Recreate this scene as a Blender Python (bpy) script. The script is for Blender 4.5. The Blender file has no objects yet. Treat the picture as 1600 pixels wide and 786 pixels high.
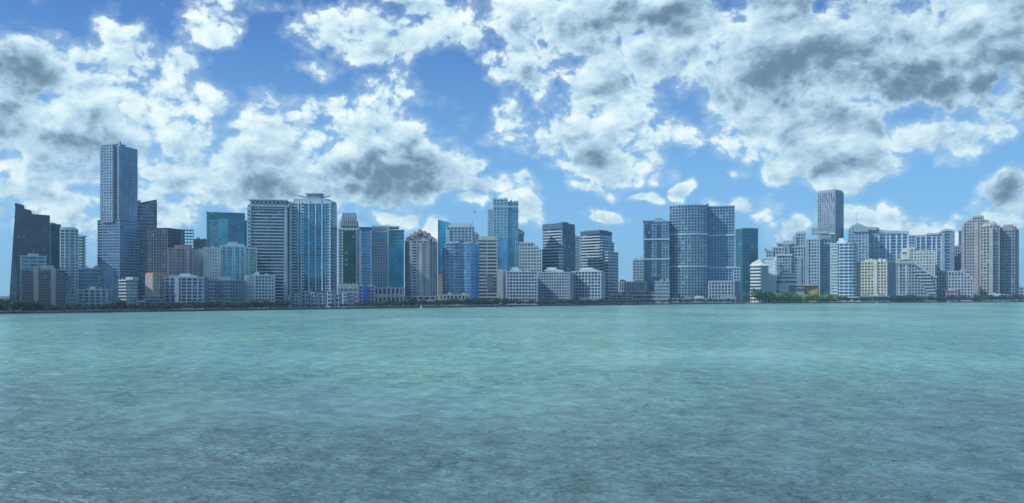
import bpy, math, random
from mathutils import Vector, noise as mnoise
random.seed(7)
PI = math.pi
SC = bpy.context.scene
COL = SC.collection
# ------------------------------------------------------------------ camera
F = 1256.0            # focal length in photo pixels (photo 1600 wide)
HOR = 460.0           # photo row of the horizon
CAMZ = 20.0
cam_d = bpy.data.cameras.new("camera")
cam = bpy.data.objects.new("camera", cam_d)
COL.objects.link(cam)
cam.location = (0, 0, CAMZ)
cam.rotation_euler = (PI/2, 0, 0)
cam_d.sensor_width = 36
cam_d.lens = 36*F/1600
cam_d.shift_y = (HOR-393)/1600
cam_d.clip_start = 1
cam_d.clip_end = 60000
SC.camera = cam
# ------------------------------------------------------------------ light
SUN_EL, SUN_AZ = math.radians(42), math.radians(-108)      # azimuth measured from +Y (away from the camera) clockwise
sdir = Vector((math.sin(SUN_AZ)*math.cos(SUN_EL), math.cos(SUN_AZ)*math.cos(SUN_EL), math.sin(SUN_EL)))
sun_d = bpy.data.lights.new("sun", 'SUN')
sun_d.energy = 3.3
sun_d.angle = math.radians(0.5)
sun_d.color = (1.0, 0.98, 0.94)
sun = bpy.data.objects.new("sun", sun_d)
sun.rotation_euler = (-sdir).to_track_quat('-Z', 'Y').to_euler()
sun.location = (0, 0, 3000)
COL.objects.link(sun)
SC.view_settings.view_transform = 'Standard'
SC.view_settings.look = 'None'
SC.view_settings.exposure = 0
SC.view_settings.gamma = 1
SC.view_settings.use_curve_mapping = False
SC.cycles.volume_bounces = 1
SC.cycles.max_bounces = 6
SC.cycles.diffuse_bounces = 2
SC.cycles.glossy_bounces = 3
SC.cycles.use_denoising = True
SC.cycles.sample_clamp_direct = 4
SC.cycles.sample_clamp_indirect = 3

# ------------------------------------------------------------------ sky with clouds (world nodes)
W = bpy.data.worlds.new("World"); SC.world = W
W.use_nodes = True
nt = W.node_tree; N = nt.nodes; L = nt.links
N.clear()
def nd(t, **k):
    n = N.new(t)
    for a, v in k.items(): setattr(n, a, v)
    return n
def setin(n, i, v):
    if isinstance(v, bpy.types.NodeSocket): L.new(v, n.inputs[i])
    elif v is not None: n.inputs[i].default_value = v
def mth(op, a, b=None, c=None, clamp=False):
    n = nd('ShaderNodeMath', operation=op, use_clamp=clamp)
    setin(n, 0, a); setin(n, 1, b)
    if c is not None: setin(n, 2, c)
    return n.outputs[0]
def vm(op, a, b=None, c=None):
    n = nd('ShaderNodeVectorMath', operation=op)
    setin(n, 0, a); setin(n, 1, b)
    if c is not None: setin(n, 2, c)
    return n.outputs['Value'] if op in ('DOT_PRODUCT', 'LENGTH') else n.outputs['Vector']
def mapr(v, a, b, c=0.0, d=1.0, kind='SMOOTHSTEP'):
    n = nd('ShaderNodeMapRange', interpolation_type=kind)
    setin(n, 'Value', v); setin(n, 'From Min', a); setin(n, 'From Max', b); setin(n, 'To Min', c); setin(n, 'To Max', d)
    return n.outputs['Result']
def mixc(f, a, b, mode='MIX'):
    n = nd('ShaderNodeMix', data_type='RGBA', blend_type=mode)
    setin(n, 0, f); setin(n, 6, a); setin(n, 7, b)
    return n.outputs[2]
tc = nd('ShaderNodeTexCoord'); DIR = tc.outputs['Generated']
sep = nd('ShaderNodeSeparateXYZ'); L.new(DIR, sep.inputs[0])
az = mth('ARCTAN2', sep.outputs[0], sep.outputs[1])
el = mth('ARCSINE', sep.outputs[2])
cmb = nd('ShaderNodeCombineXYZ'); L.new(az, cmb.inputs[0]); L.new(el, cmb.inputs[1])
AE = cmb.outputs[0]
# warp the cloud layout with noise so that no outline stays an ellipse
def noise3(vec, scale, det, rough=0.55, dist=0.0, lac=2.0):
    n = nd('ShaderNodeTexNoise', noise_dimensions='3D')
    n.normalize = True
    setin(n, 'Vector', vec); setin(n, 'Scale', scale); setin(n, 'Detail', det); setin(n, 'Roughness', rough)
    setin(n, 'Distortion', dist); setin(n, 'Lacunarity', lac)
    return n
w1 = noise3(DIR, 9.0, 3.0)
wv = vm('SUBTRACT', w1.outputs['Color'], (0.5, 0.5, 0.5))
AEW = vm('MULTIPLY_ADD', wv, (0.11, 0.085, 0.0), AE)
CLOUDS = [  # photo x, y, half-width, half-height, weight
 (40,110,85,62,1.1),(60,190,150,58,1.1),(200,185,140,62,1.0),(285,215,75,34,.9),(185,75,55,50,.62),(155,42,34,22,.7),(215,112,24,34,.6),
 (318,28,60,34,.72),(380,6,80,14,.55),(285,112,48,36,.7),(330,165,36,42,.62),(400,170,34,34,.25),(90,268,105,26,.8),(60,306,110,26,.8),
 (285,275,70,44,.85),(235,325,80,40,.75),(360,325,80,22,.6),(600,215,100,68,1.1),(655,262,85,42,1.0),(450,228,90,42,.95),(512,170,44,22,.75),
 (410,272,95,52,1.0),(565,285,130,40,1.0),(480,300,130,30,.8),(30,20,20,40,.4),(130,345,120,22,.5),
 (585,68,115,48,1.0),(700,50,120,52,1.0),(850,40,150,58,1.0),(800,100,72,36,.8),(1010,75,115,74,1.0),(960,140,85,55,1.0),
 (895,212,110,44,1.0),(800,185,38,34,.9),(960,244,85,38,.95),(1045,205,50,30,.8),(1050,15,130,42,.9),
 (1180,125,90,66,1.0),(1280,90,180,82,1.2),(1450,85,180,82,1.2),(1570,60,130,95,1.2),(1245,185,130,58,1.0),(1255,240,95,48,.95),
 (1330,270,66,34,.9),(1445,200,95,34,.95),(1210,0,150,26,1.0),(1150,202,60,18,.7),(1560,190,80,18,.35),
 (1020,303,28,9,.72),(1067,295,11,15,.7),(950,340,38,11,.78),(1160,318,46,15,.78),(1225,350,52,18,.8),(1345,345,80,18,.8),(1430,352,90,15,.7),
 (775,300,64,14,.72),(815,330,38,24,.85),(745,318,30,12,.6),(665,347,24,12,.75),(622,334,34,14,.75),(762,262,13,12,.7),
 (1600,120,130,62,1.1),(1590,308,66,40,1.05),(1540,322,34,22,.7),(1575,345,60,34,.95),(1490,368,60,12,.55),(1150,265,24,10,.4),(940,300,40,10,.35),(500,345,60,14,.5)]
CLOUDS = [(x, y, rx, ry, w+(0.32 if y > 250 else 0.06 if y > 150 else 0.0)) for x, y, rx, ry, w in CLOUDS]
DARKS = [(35,118,75,48,1.0),(80,215,150,30,1.0),(230,228,100,24,.8),(60,180,100,30,.6),(565,292,120,26,.9),(660,262,60,20,.7),(450,302,110,24,.7),(420,265,60,22,.5),
 (1300,118,210,48,.9),(1480,122,170,56,1.15),(1215,0,150,30,1.3),(1580,130,110,80,1.2),(1500,214,60,18,1.1),(610,225,50,26,.5),(1010,110,80,44,.55),
 (900,228,80,24,.55),(1250,255,90,34,.6),(1600,350,50,22,.15),(1600,95,130,75,.9),(1400,135,260,42,.7),(1560,165,110,26,.8),(250,300,60,30,.4),(150,290,60,20,.5),(1420,40,120,30,.5),(700,95,120,22,.35)]
def layout(items, vec):
    acc = None
    for (x, y, rx, ry, wt) in items:
        t = (x-800)/F; a = math.atan(t); ca = math.cos(a)
        e = math.atan((HOR-y)/F*ca)
        sx, sy = F/(rx*ca*ca), F/(ry*ca)
        p = vm('MULTIPLY_ADD', vec, (sx, sy, 0), (-a*sx, -e*sy, 0))
        d = vm('DOT_PRODUCT', p, p)
        v = mth('MULTIPLY_ADD', d, -wt*0.55, wt)
        acc = v if acc is None else mth('MAXIMUM', acc, v)
    return acc
cov = layout(CLOUDS, AEW)
DARKS = [(x, y, rx*1.5, ry*1.5, w) for x, y, rx, ry, w in DARKS]
drk = layout(DARKS, AEW)
# beyond the frame the same kind of broken cloud goes on
big = noise3(vm('MULTIPLY', DIR, (1, 1, 1.6)), 2.6, 3.0)
gen = mapr(big.outputs['Fac'], 0.44, 0.60, -0.55, 1.0, 'LINEAR')
out_x = mapr(mth('ABSOLUTE', az), 0.60, 0.75)
out_y = mapr(el, 0.36, 0.50)
outm = mth('MAXIMUM', out_x, out_y)
cov = mth('MAXIMUM', mth('MAXIMUM', cov, -1.0), mth('SUBTRACT', mth('MULTIPLY', gen, outm), mth('MULTIPLY', mth('SUBTRACT', 1.0, outm), 2.0)))
def billow(off):
    v = vm('ADD', vm('MULTIPLY', DIR, (1.0, 1.0, 1.35)), off)
    v = vm('MULTIPLY_ADD', wv, (0.05, 0.05, 0.05), v)
    f = noise3(v, 12.0, 8.0, 0.58, 0.1).outputs['Fac']
    vo = nd('ShaderNodeTexVoronoi', feature='F1', voronoi_dimensions='3D')
    vo.normalize = True
    setin(vo, 'Vector', v); setin(vo, 'Scale', 27.0); setin(vo, 'Detail', 3.0); setin(vo, 'Roughness', 0.5); setin(vo, 'Lacunarity', 2.2)
    return mth('ADD', mth('MULTIPLY', mth('SUBTRACT', f, 0.5), 2.6), mth('MULTIPLY', mth('SUBTRACT', 0.38, vo.outputs['Distance']), 2.2))
n0 = billow((0, 0, 0))
n1 = billow((-0.007, 0.0, 0.015))
fine = noise3(vm('MULTIPLY_ADD', wv, (0.03, 0.03, 0.03), DIR), 44.0, 5.0, 0.6, 0.3).outputs['Fac']
dens = mth('SUBTRACT', mth('ADD', cov, mth('MULTIPLY_ADD', mth('SUBTRACT', fine, 0.5), 1.15, n0)), 0.42)
alpha = mth('MAXIMUM', mapr(dens, 0.06, 0.52), mth('MULTIPLY', mapr(dens, -0.35, 0.40), 0.30))
core = mapr(dens, 0.40, 1.30)
mid = noise3(vm('MULTIPLY', DIR, (1.0, 1.0, 1.7)), 8.0, 3.5, 0.5, 0.3).outputs['Fac']
relief = mth('SUBTRACT', n0, n1)
lit = mth('MULTIPLY_ADD', relief, 0.70, 0.79)
lit = mth('ADD', lit, mth('MULTIPLY', mth('MULTIPLY', mth('SUBTRACT', mid, 0.50), 1.1), mapr(dens, 0.1, 0.9)))
lit = mth('SUBTRACT', lit, mth('MULTIPLY', core, 0.22))
drk = mapr(mth('ADD', drk, mth('MULTIPLY', n0, 0.22)), -0.05, 1.35, kind='LINEAR')
lit = mth('SUBTRACT', lit, mth('MULTIPLY', mth('MULTIPLY', drk, mapr(dens, 0.05, 0.8)), 0.60), clamp=True)
lit = mapr(lit, 0.0, 1.0, 0.16, 1.0, 'LINEAR')
cr = nd('ShaderNodeValToRGB'); L.new(lit, cr.inputs[0])
el_ = cr.color_ramp.elements
el_[0].position = 0.0; el_[0].color = (0.085, 0.145, 0.20, 1)
el_[1].position = 1.0; el_[1].color = (0.92, 1.04, 1.04, 1)
e = el_.new(0.28); e.color = (0.20, 0.32, 0.44, 1)
e = el_.new(0.55); e.color = (0.46, 0.66, 0.82, 1)
e = el_.new(0.78); e.color = (0.70, 0.90, 0.97, 1)
sky = nd('ShaderNodeTexSky', sky_type='NISHITA')
sky.sun_disc = False
sky.sun_elevation = SUN_EL
sky.sun_rotation = SUN_AZ
sky.altitude = 0; sky.air_density = 1.0; sky.dust_density = 0.4; sky.ozone_density = 1.0
STR = 0.13
K = 1.0/STR
skr = nd('ShaderNodeValToRGB'); L.new(mapr(el, -0.02, 0.5, kind='LINEAR'), skr.inputs[0])
q = skr.color_ramp.elements
q[0].position = 0.0; q[0].color = (0.27, 0.60, 0.88, 1); q[1].position = 1.0; q[1].color = (0.03, 0.105, 0.35, 1)
e = q.new(0.30); e.color = (0.20, 0.47, 0.84, 1)
e = q.new(0.62); e.color = (0.085, 0.235, 0.60, 1)
deep = vm('MULTIPLY', skr.outputs[0], (K, K, K))
skyc = mixc(0.85, mixc(1.0, sky.outputs[0], (0.60, 0.90, 1.12, 1), 'MULTIPLY'), deep)
cloudc = vm('MULTIPLY', cr.outputs[0], (K, K, K))
full = mixc(alpha, skyc, cloudc)
bg = nd('ShaderNodeBackground'); L.new(full, bg.inputs[0]); bg.inputs[1].default_value = STR
wo = nd('ShaderNodeOutputWorld'); L.new(bg.outputs[0], wo.inputs[0])
W.cycles.sampling_method = 'MANUAL'; W.cycles.sample_map_resolution = 512

# ------------------------------------------------------------------ materials
MC = {}
def newmat(name):
    m = bpy.data.materials.new(name); m.use_nodes = True
    m.node_tree.nodes.clear(); return m
class G:                                   # tiny node helper
    def __init__(s, m): s.t = m.node_tree
    def n(s, t, ins=None, **k):
        n = s.t.nodes.new(t)
        for a, v in k.items(): setattr(n, a, v)
        for i, v in (ins or {}).items():
            if isinstance(v, bpy.types.NodeSocket): s.t.links.new(v, n.inputs[i])
            else: n.inputs[i].default_value = v
        return n
    def out(s, sh):
        o = s.n('ShaderNodeOutputMaterial'); s.t.links.new(sh, o.inputs[0])
def wall(c, rough=0.8, stain=0.22):
    key = ('w', c, rough, stain)
    if key in MC: return MC[key]
    c = (c[0]*.80, c[1]*.93, c[2]*1.0)
    m = newmat('wall_paint'); g = G(m)
    t = g.n('ShaderNodeTexCoord')
    mp = g.n('ShaderNodeMapping', {0: t.outputs['Object'], 3: (0.35, 0.35, 0.05)})
    a = g.n('ShaderNodeTexNoise', {'Vector': mp.outputs[0], 'Scale': 1.0, 'Detail': 5.0, 'Roughness': 0.6})
    b = g.n('ShaderNodeTexNoise', {'Vector': t.outputs['Object'], 'Scale': 0.03, 'Detail': 3.0})
    s = g.n('ShaderNodeMath', {0: a.outputs[0], 1: b.outputs[0]}, operation='ADD')
    r = g.n('ShaderNodeMapRange', {0: s.outputs[0], 1: 0.75, 2: 1.25, 3: 1.0-stain*1.4, 4: 1.0+stain*0.4})
    v = g.n('ShaderNodeVectorMath', {0: (c[0], c[1], c[2]), 'Scale': r.outputs[0]}, operation='SCALE')
    p = g.n('ShaderNodeBsdfPrincipled', {'Base Color': v.outputs[0], 'Roughness': rough})
    g.out(p.outputs[0]); MC[key] = m; return m
def glass(c, fl=4.0, bay=3.6, metal=0.62, var=0.5, rough=0.12):
    key = ('g', c, round(fl, 1), round(bay, 1), metal, var, rough)
    if key in MC: return MC[key]
    m = newmat('facade_glass'); g = G(m)
    t = g.n('ShaderNodeTexCoord')
    d = g.n('ShaderNodeVectorMath', {0: t.outputs['Object'], 1: (bay, bay, fl)}, operation='DIVIDE')
    fr = g.n('ShaderNodeVectorMath', {0: d.outputs[0]}, operation='FLOOR')
    wn = g.n('ShaderNodeTexWhiteNoise', {0: fr.outputs[0]}, noise_dimensions='3D')
    big = g.n('ShaderNodeTexNoise', {'Vector': t.outputs['Object'], 'Scale': 0.035, 'Detail': 3.0})
    r = g.n('ShaderNodeMapRange', {0: wn.outputs[0], 1: 0.0, 2: 1.0, 3: 1.0-var*0.6, 4: 1.0+var*0.6})
    r2 = g.n('ShaderNodeMapRange', {0: big.outputs[0], 1: 0.35, 2: 0.65, 3: 0.72, 4: 1.28})
    mm = g.n('ShaderNodeMath', {0: r.outputs[0], 1: r2.outputs[0]}, operation='MULTIPLY')
    v = g.n('ShaderNodeVectorMath', {0: (c[0], c[1], c[2]), 'Scale': mm.outputs[0]}, operation='SCALE')
    # some panes have pale blinds drawn
    bl = g.n('ShaderNodeMath', {0: wn.outputs[0], 1: 1.0-0.10*var}, operation='GREATER_THAN')
    mx = g.n('ShaderNodeMix', {0: bl.outputs[0], 6: v.outputs[0], 7: (0.22, 0.30, 0.35, 1)}, data_type='RGBA')
    me = g.n('ShaderNodeMapRange', {0: bl.outputs[0], 3: metal, 4: 0.1})
    bn = g.n('ShaderNodeTexNoise', {'Vector': t.outputs['Object'], 'Scale': 0.25, 'Detail': 2.0})
    bu = g.n('ShaderNodeBump', {'Height': bn.outputs[0], 'Strength': 0.25, 'Distance': 0.4})
    p = g.n('ShaderNodeBsdfPrincipled', {'Base Color': mx.outputs[2], 'Roughness': rough, 'Metallic': me.outputs[0], 'Normal': bu.outputs[0]})
    g.out(p.outputs[0]); MC[key] = m; return m
WHITE = (.74, .76, .76); PALE = (.55, .60, .64); GREY = (.33, .38, .43); SLATE = (.17, .21, .26); DARK = (.07, .09, .12)
CREAM = (.68, .62, .46); BEIGE = (.50, .46, .40); PINK = (.52, .38, .38); BROWN = (.23, .19, .20); YELL = (.66, .55, .24); BLUEW = (.30, .42, .58)
g_dark = (.035, .07, .115); g_navy = (.045, .12, .22); g_blue = (.07, .2, .38); g_teal = (.05, .25, .35); g_green = (.04, .20, .19)
g_sky = (.16, .36, .55); g_grey = (.12, .18, .24); g_cyan = (.04, .34, .58)

# ------------------------------------------------------------------ mesh helpers
class MB:
    def __init__(s): s.v = []; s.f = []
    def poly_prism(s, P, z0, z1, P2=None):
        P2 = P2 or P; n = len(P); b = len(s.v)
        s.v += [(x, y, z0) for x, y in P] + [(x, y, z1) for x, y in P2]
        s.f += [[b+i, b+(i+1) % n, b+n+(i+1) % n, b+n+i] for i in range(n)]
        s.f += [[b+n-1-i for i in range(n)], [b+n+i for i in range(n)]]
        return s
    def box(s, x0, x1, y0, y1, z0, z1):
        return s.poly_prism([(x0, y0), (x1, y0), (x1, y1), (x0, y1)], z0, z1)
    def bar(s, a, b, r=0.3, n=4, r2=None):
        a, b = Vector(a), Vector(b); d = b-a
        if d.length < 1e-6: return s
        q = d.to_track_quat('Z', 'Y'); i0 = len(s.v); r2 = r if r2 is None else r2
        for p, rr in ((a, r), (b, r2)):
            for k in range(n):
                th = 2*PI*(k+.5)/n
                s.v.append(tuple(p + q @ Vector((rr*math.cos(th), rr*math.sin(th), 0))))
        s.f += [[i0+k, i0+(k+1) % n, i0+n+(k+1) % n, i0+n+k] for k in range(n)]
        s.f += [[i0+n-1-k for k in range(n)], [i0+n+k for k in range(n)]]
        return s
    def mesh(s, name, mat):
        m = bpy.data.meshes.new(name); m.from_pydata(s.v, [], s.f); m.materials.append(mat); m.update(); return m
def link(name, data, parent=None, loc=(0, 0, 0), rz=0.0, **props):
    o = bpy.data.objects.new(name, data); COL.objects.link(o)
    o.location = loc; o.rotation_euler = (0, 0, rz)
    if parent is not None: o.parent = parent
    for k, v in props.items(): o[k] = v
    return o
def offset(P, d):
    n = len(P); out = []
    for i in range(n):
        a, b, c = Vector(P[i-1]), Vector(P[i]), Vector(P[(i+1) % n])
        e1, e2 = (b-a).normalized(), (c-b).normalized()
        n1, n2 = Vector((e1.y, -e1.x)), Vector((e2.y, -e2.x))
        m = n1+n2; k = d/max(.35, (1+n1.dot(n2)))
        out.append((b.x+m.x*k, b.y+m.y*k))
    return out
def shape(kind, w, d):
    if kind == 'rect': return [(-w, 0), (0, 0), (0, d), (-w, d)]
    if kind == 'bow':
        n = 8; B = 0.16*w
        return [(-w+w*i/n, -B*math.sin(PI*i/n)) for i in range(n+1)] + [(0, d), (-w, d)]
    if kind == 'bowl':            # bulges on the left shoulder
        n = 7; R = min(w, d)*.45
        return [(-w+R-R*math.cos(PI/2*i/n), R-R*math.sin(PI/2*i/n)) for i in range(n+1)] + [(0, 0), (0, d), (-w, d)]
    if kind == 'bowr':
        n = 7; R = min(w, d)*.45
        return [(-w, 0)] + [(-R+R*math.sin(PI/2*i/n), R-R*math.cos(PI/2*i/n)) for i in range(n+1)] + [(0, d), (-w, d)]
    if kind == 'round':
        n = 20
        return [(-w/2+w/2*math.cos(2*PI*i/n-PI/2), d/2+d/2*math.sin(2*PI*i/n-PI/2)) for i in range(n)]
    if kind == 'cham':
        c = min(w, d)*.22
        return [(-w+c, 0), (-c, 0), (0, c), (0, d-c), (-c, d), (-w+c, d), (-w, d-c), (-w, c)]
    raise ValueError(kind)
SMOOTH = ('bow', 'bowl', 'bowr', 'round')
def scaled(P, kx, ky, cx=-.5, cy=.5):
    xs = [p[0] for p in P]; ys = [p[1] for p in P]
    mx = min(xs)+(max(xs)-min(xs))*(cx+1); my = min(ys)+(max(ys)-min(ys))*cy
    return [(mx+(x-mx)*kx, my+(y-my)*ky) for x, y in P]

# ------------------------------------------------------------------ the shoreline
SH = [(-700, 497), (0, 490.5), (300, 486.5), (600, 482), (800, 479), (1000, 476.3), (1200, 474), (1600, 472), (2600, 470.5)]
def shore_y(x):
    for (a, ya), (b, yb) in zip(SH, SH[1:]):
        if x <= b: return ya+(yb-ya)*(x-a)/(b-a)
    return SH[-1][1]
def shore_D(x): return CAMZ*F/(shore_y(x)-HOR)
GZ = 1.6
def wpos(x, D): return ((x-800)/F*D, D)

# ------------------------------------------------------------------ building kit
class Bld:
    def __init__(s, name, label, cat, x, off, group=None):
        s.D0 = shore_D(x)+off
        X, Y = wpos(x, s.D0)
        s.root = link(name, None, None, (X, Y, GZ))
        s.root.empty_display_size = 5
        s.root['label'] = label; s.root['category'] = cat
        if group: s.root['group'] = group
    def frame(s, xl, xc, xr, phi, dep, doff=0.0):
        D = s.D0+doff; t = (xc-800)/F
        C = Vector((t*D, D)); sc = D/F
        yaw = -math.atan(t)-math.radians(phi)        # phi > 0 turns the right face into view
        # local x axis runs along the front face from its left end to its right end
        ux = Vector((math.cos(yaw), math.sin(yaw))); uy = Vector((-math.sin(yaw), math.cos(yaw)))
        tl = (xl-800)/F
        a = -ux
        w = (tl*C.y-C.x)/(a.x-tl*a.y)
        if xr > xc+.5 and phi > 2:
            tr = (xr-800)/F
            d = (tr*C.y-C.x)/(uy.x-tr*uy.y)
        else: d = dep*sc
        s.C, s.sc, s.yaw, s.w, s.d = C, sc, yaw, w, abs(d)
        s.xl, s.xc, s.Dc = xl, xc, D
        return s
    def z(s, y): return CAMZ+(HOR-y)/F*s.Dc-GZ       # height above the building's base
    def lx(s, x): return -s.w*(s.xc-x)/(s.xc-s.xl)
    def add(s, name, mb_or_mesh, mat=None, z=0.0, kind=None, label=None, parent=None):
        me = mb_or_mesh.mesh(name, mat) if isinstance(mb_or_mesh, MB) else mb_or_mesh
        loc = (s.C.x-s.root.location.x, s.C.y-s.root.location.y, z)
        if parent is None: o = link(name, me, s.root, loc, s.yaw)
        else: o = link(name, me, parent, (0, 0, z), 0)
        if kind: o['kind'] = kind
        if label: o['label'] = label
        return o
    def block(s, xl, xc, xr, top, phi=0, dep=36, base=None, doff=0.0, sh='rect', P=None,
              wm=WHITE, gl=g_grey, fl=4.4, st=.42, sd=.5, p=0, pw=1.2, pd=.7, metal=.62, var=.5,
              cap=2.0, capm=None, balc=(), each=True, ztop=None, pier_each=False, P2f=None, rough=.12):
        s.frame(xl, xc, xr, phi, dep, doff)
        P = shape(sh, s.w, s.d) if P is None else [(a*s.w, b*s.d) for a, b in P]
        s.P = P
        z0 = 0.0 if base is None else s.z(base)
        z1 = s.z(top); s.z0, s.z1 = z0, z1
        wmat = wm if not isinstance(wm, tuple) else wall(wm)
        gm = glass(gl, fl*s.sc, (p or 4.0)*s.sc, metal, var, rough)
        H = z1-z0
        s.add('glazing', MB().poly_prism(P, 0, H), gm, z0)
        fh = fl*s.sc; n = max(1, int((H-cap*s.sc)/fh)); fh = (H-cap*s.sc)/n
        if st > 0:
            me = MB().poly_prism(offset(P, sd), 0, st*fh).mesh('floor_slab', wmat)
            for k in range(n): s.add('floor_slab', me, None, z0+k*fh+.01)
        if cap > 0:
            cm = wmat if capm is None else (wall(capm) if isinstance(capm, tuple) else capm)
            s.cap_obj = s.add('roof_parapet', MB().poly_prism(offset(P, sd+.25), 0, cap*s.sc+.05), cm, z1-cap*s.sc)
        if p > 0:
            sp, bw = p*s.sc, pw*s.sc/2
            mb = MB(); items = []
            def put(c, t, w_=None):
                nn = Vector((t.y, -t.x)); w2 = bw if w_ is None else w_
                a = c-t*w2-nn*.2; b = c+t*w2-nn*.2; e = c+t*w2+nn*pd; g_ = c-t*w2+nn*pd
                items.append([(a.x, a.y), (g_.x, g_.y), (e.x, e.y), (b.x, b.y)])
            if sh in SMOOTH:
                tot = 0; nextp = 0
                for i in range(len(P)):
                    a, b = Vector(P[i]), Vector(P[(i+1) % len(P)]); l = (b-a).length; t = (b-a)/l
                    while nextp <= tot+l:
                        put(a+t*(nextp-tot), t); nextp += sp
                    tot += l
            else:
                for i in range(len(P)):
                    a, b = Vector(P[i]), Vector(P[(i+1) % len(P)]); l = (b-a).length
                    if l < bw*3: continue
                    t = (b-a)/l; m = max(1, round(l/sp))
                    for k in range(m+1): put(a+t*min(max(l*k/m, bw+.01), l-bw-.01), t)
            if pier_each or (p >= 6 and len(items) < 40):
                for q in items: s.add('pier', MB().poly_prism(q[::-1], 0, H-.1), wmat, z0+.05)
            else:
                for q in items: mb.poly_prism(q[::-1], 0, H-.1)
                s.add('pier', mb, wmat, z0+.05, kind='stuff')
        for bb in balc:
            e_, t0, t1, dp = bb[:4]
            bm = wmat if len(bb) < 5 else wall(bb[4])
            a, b = Vector(P[e_]), Vector(P[(e_+1) % len(P)]); t = (b-a).normalized(); l = (b-a).length
            nn = Vector((t.y, -t.x)); q0 = a+t*l*t0; q1 = a+t*l*t1
            Q = [tuple(q0-nn*.1), tuple(q0+nn*dp), tuple(q1+nn*dp), tuple(q1-nn*.1)]
            R = [tuple(q0+nn*(dp-.15)), tuple(q0+nn*(dp+.02)), tuple(q1+nn*(dp+.02)), tuple(q1+nn*(dp-.15))]
            me = MB().poly_prism(Q[::-1], 0, .12*fh).mesh('balcony', bm); rm = MB().poly_prism(R[::-1], .1*fh, .42*fh).mesh('railing', bm)
            for k in range(n):
                bo = s.add('balcony', me, None, z0+k*fh+.02); s.add('railing', rm, None, 0, parent=bo)
        return s
    def pbox(s, name, xa, xb, ya, yb, d0, d1, mat, kind=None, label=None):
        """box between photo columns xa..xb (on the front plane) and rows ya (top)..yb, local depth d0..d1 in px"""
        m = wall(mat) if isinstance(mat, tuple) else mat
        z0, z1 = s.z(yb), s.z(ya)
        return s.add(name, MB().box(s.lx(xa), s.lx(xb), d0*s.sc, d1*s.sc, 0, z1-z0), m, z0, kind, label)
    def tier(s, name, kx, ky, ya, yb, mat, cx=-.5, cy=.5, k2=None, label=None):
        m = wall(mat) if isinstance(mat, tuple) else mat
        z0, z1 = s.z(yb), s.z(ya)
        Q = scaled(s.P, kx, ky, cx, cy)
        Q2 = scaled(Q, k2[0], k2[1]) if k2 else None
        return s.add(name, MB().poly_prism(Q, 0, z1-z0, Q2), m, z0, None, label)
    def mast(s, x, ya, yb, r=.35, dy=8, name='mast', mat=GREY):
        z0, z1 = s.z(yb), s.z(ya); X = s.lx(x)
        return s.add(name, MB().bar((X, dy*s.sc, 0), (X, dy*s.sc, z1-z0), r, 6, r*.4), wall(mat), z0)
    def pier_line(s, xs, w, ya, yb, mat, dp=1.2, name='pier'):
        """separate bold vertical fins on the front face at photo columns xs"""
        m = wall(mat) if isinstance(mat, tuple) else mat
        z0, z1 = s.z(yb), s.z(ya)
        for x in xs:
            X = s.lx(x)
            s.add(name, MB().box(X-w*s.sc/2, X+w*s.sc/2, -dp, .1, 0, z1-z0), m, z0)
    def roofkit(s, n=4, seed=0, hmax=3.2):
        """plant rooms, tanks and aerials on the flat roof"""
        r = random.Random(seed*31+int(s.xl)); z = s.z1
        xs = [q[0] for q in s.P]; ys = [q[1] for q in s.P]
        X0, X1, Y0, Y1 = min(xs), max(xs), max(min(ys), 0), max(ys)
        for k in range(n):
            cx = X0+(X1-X0)*(.12+.76*(k+r.random())/n); cy = Y0+(Y1-Y0)*r.uniform(.2, .6)
            w = (X1-X0)*r.uniform(.05, .13); d = (Y1-Y0)*.12; h = r.uniform(1.2, hmax)*s.sc
            s.add('roof_plant', MB().box(cx-w, cx+w, cy-d, cy+d, 0, h).box(cx-w*.5, cx+w*.2, cy-d*.6, cy+d*.4, h, h*1.35), wall(PALE if k % 2 else GREY), z+.03*k+.02-s.cap_obj.location.z, parent=s.cap_obj)
        X = X0+(X1-X0)*r.uniform(.3, .7)
        s.add('aerial', MB().bar((X, (Y0+Y1)/2, 0), (X, (Y0+Y1)/2, r.uniform(3, 6)*s.sc), .18, 4), wall(GREY), z-s.cap_obj.location.z, parent=s.cap_obj)
def T(name, label, cat, off, xl, xc, xr, top, **k):
    group = k.pop('group', None); rk = k.pop('rk', 3)
    b = Bld(name, label, cat, xc, off, group)
    b.block(xl, xc, xr, top, **k)
    if rk: b.roofkit(rk, off)
    return b
def top_at(prof, x):
    for (a, ya), (b, yb) in zip(prof, prof[1:]):
        if a <= x <= b: return ya if b == a else ya+(yb-ya)*(x-a)/(b-a)
    return prof[0][1] if x < prof[0][0] else prof[-1][1]
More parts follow.
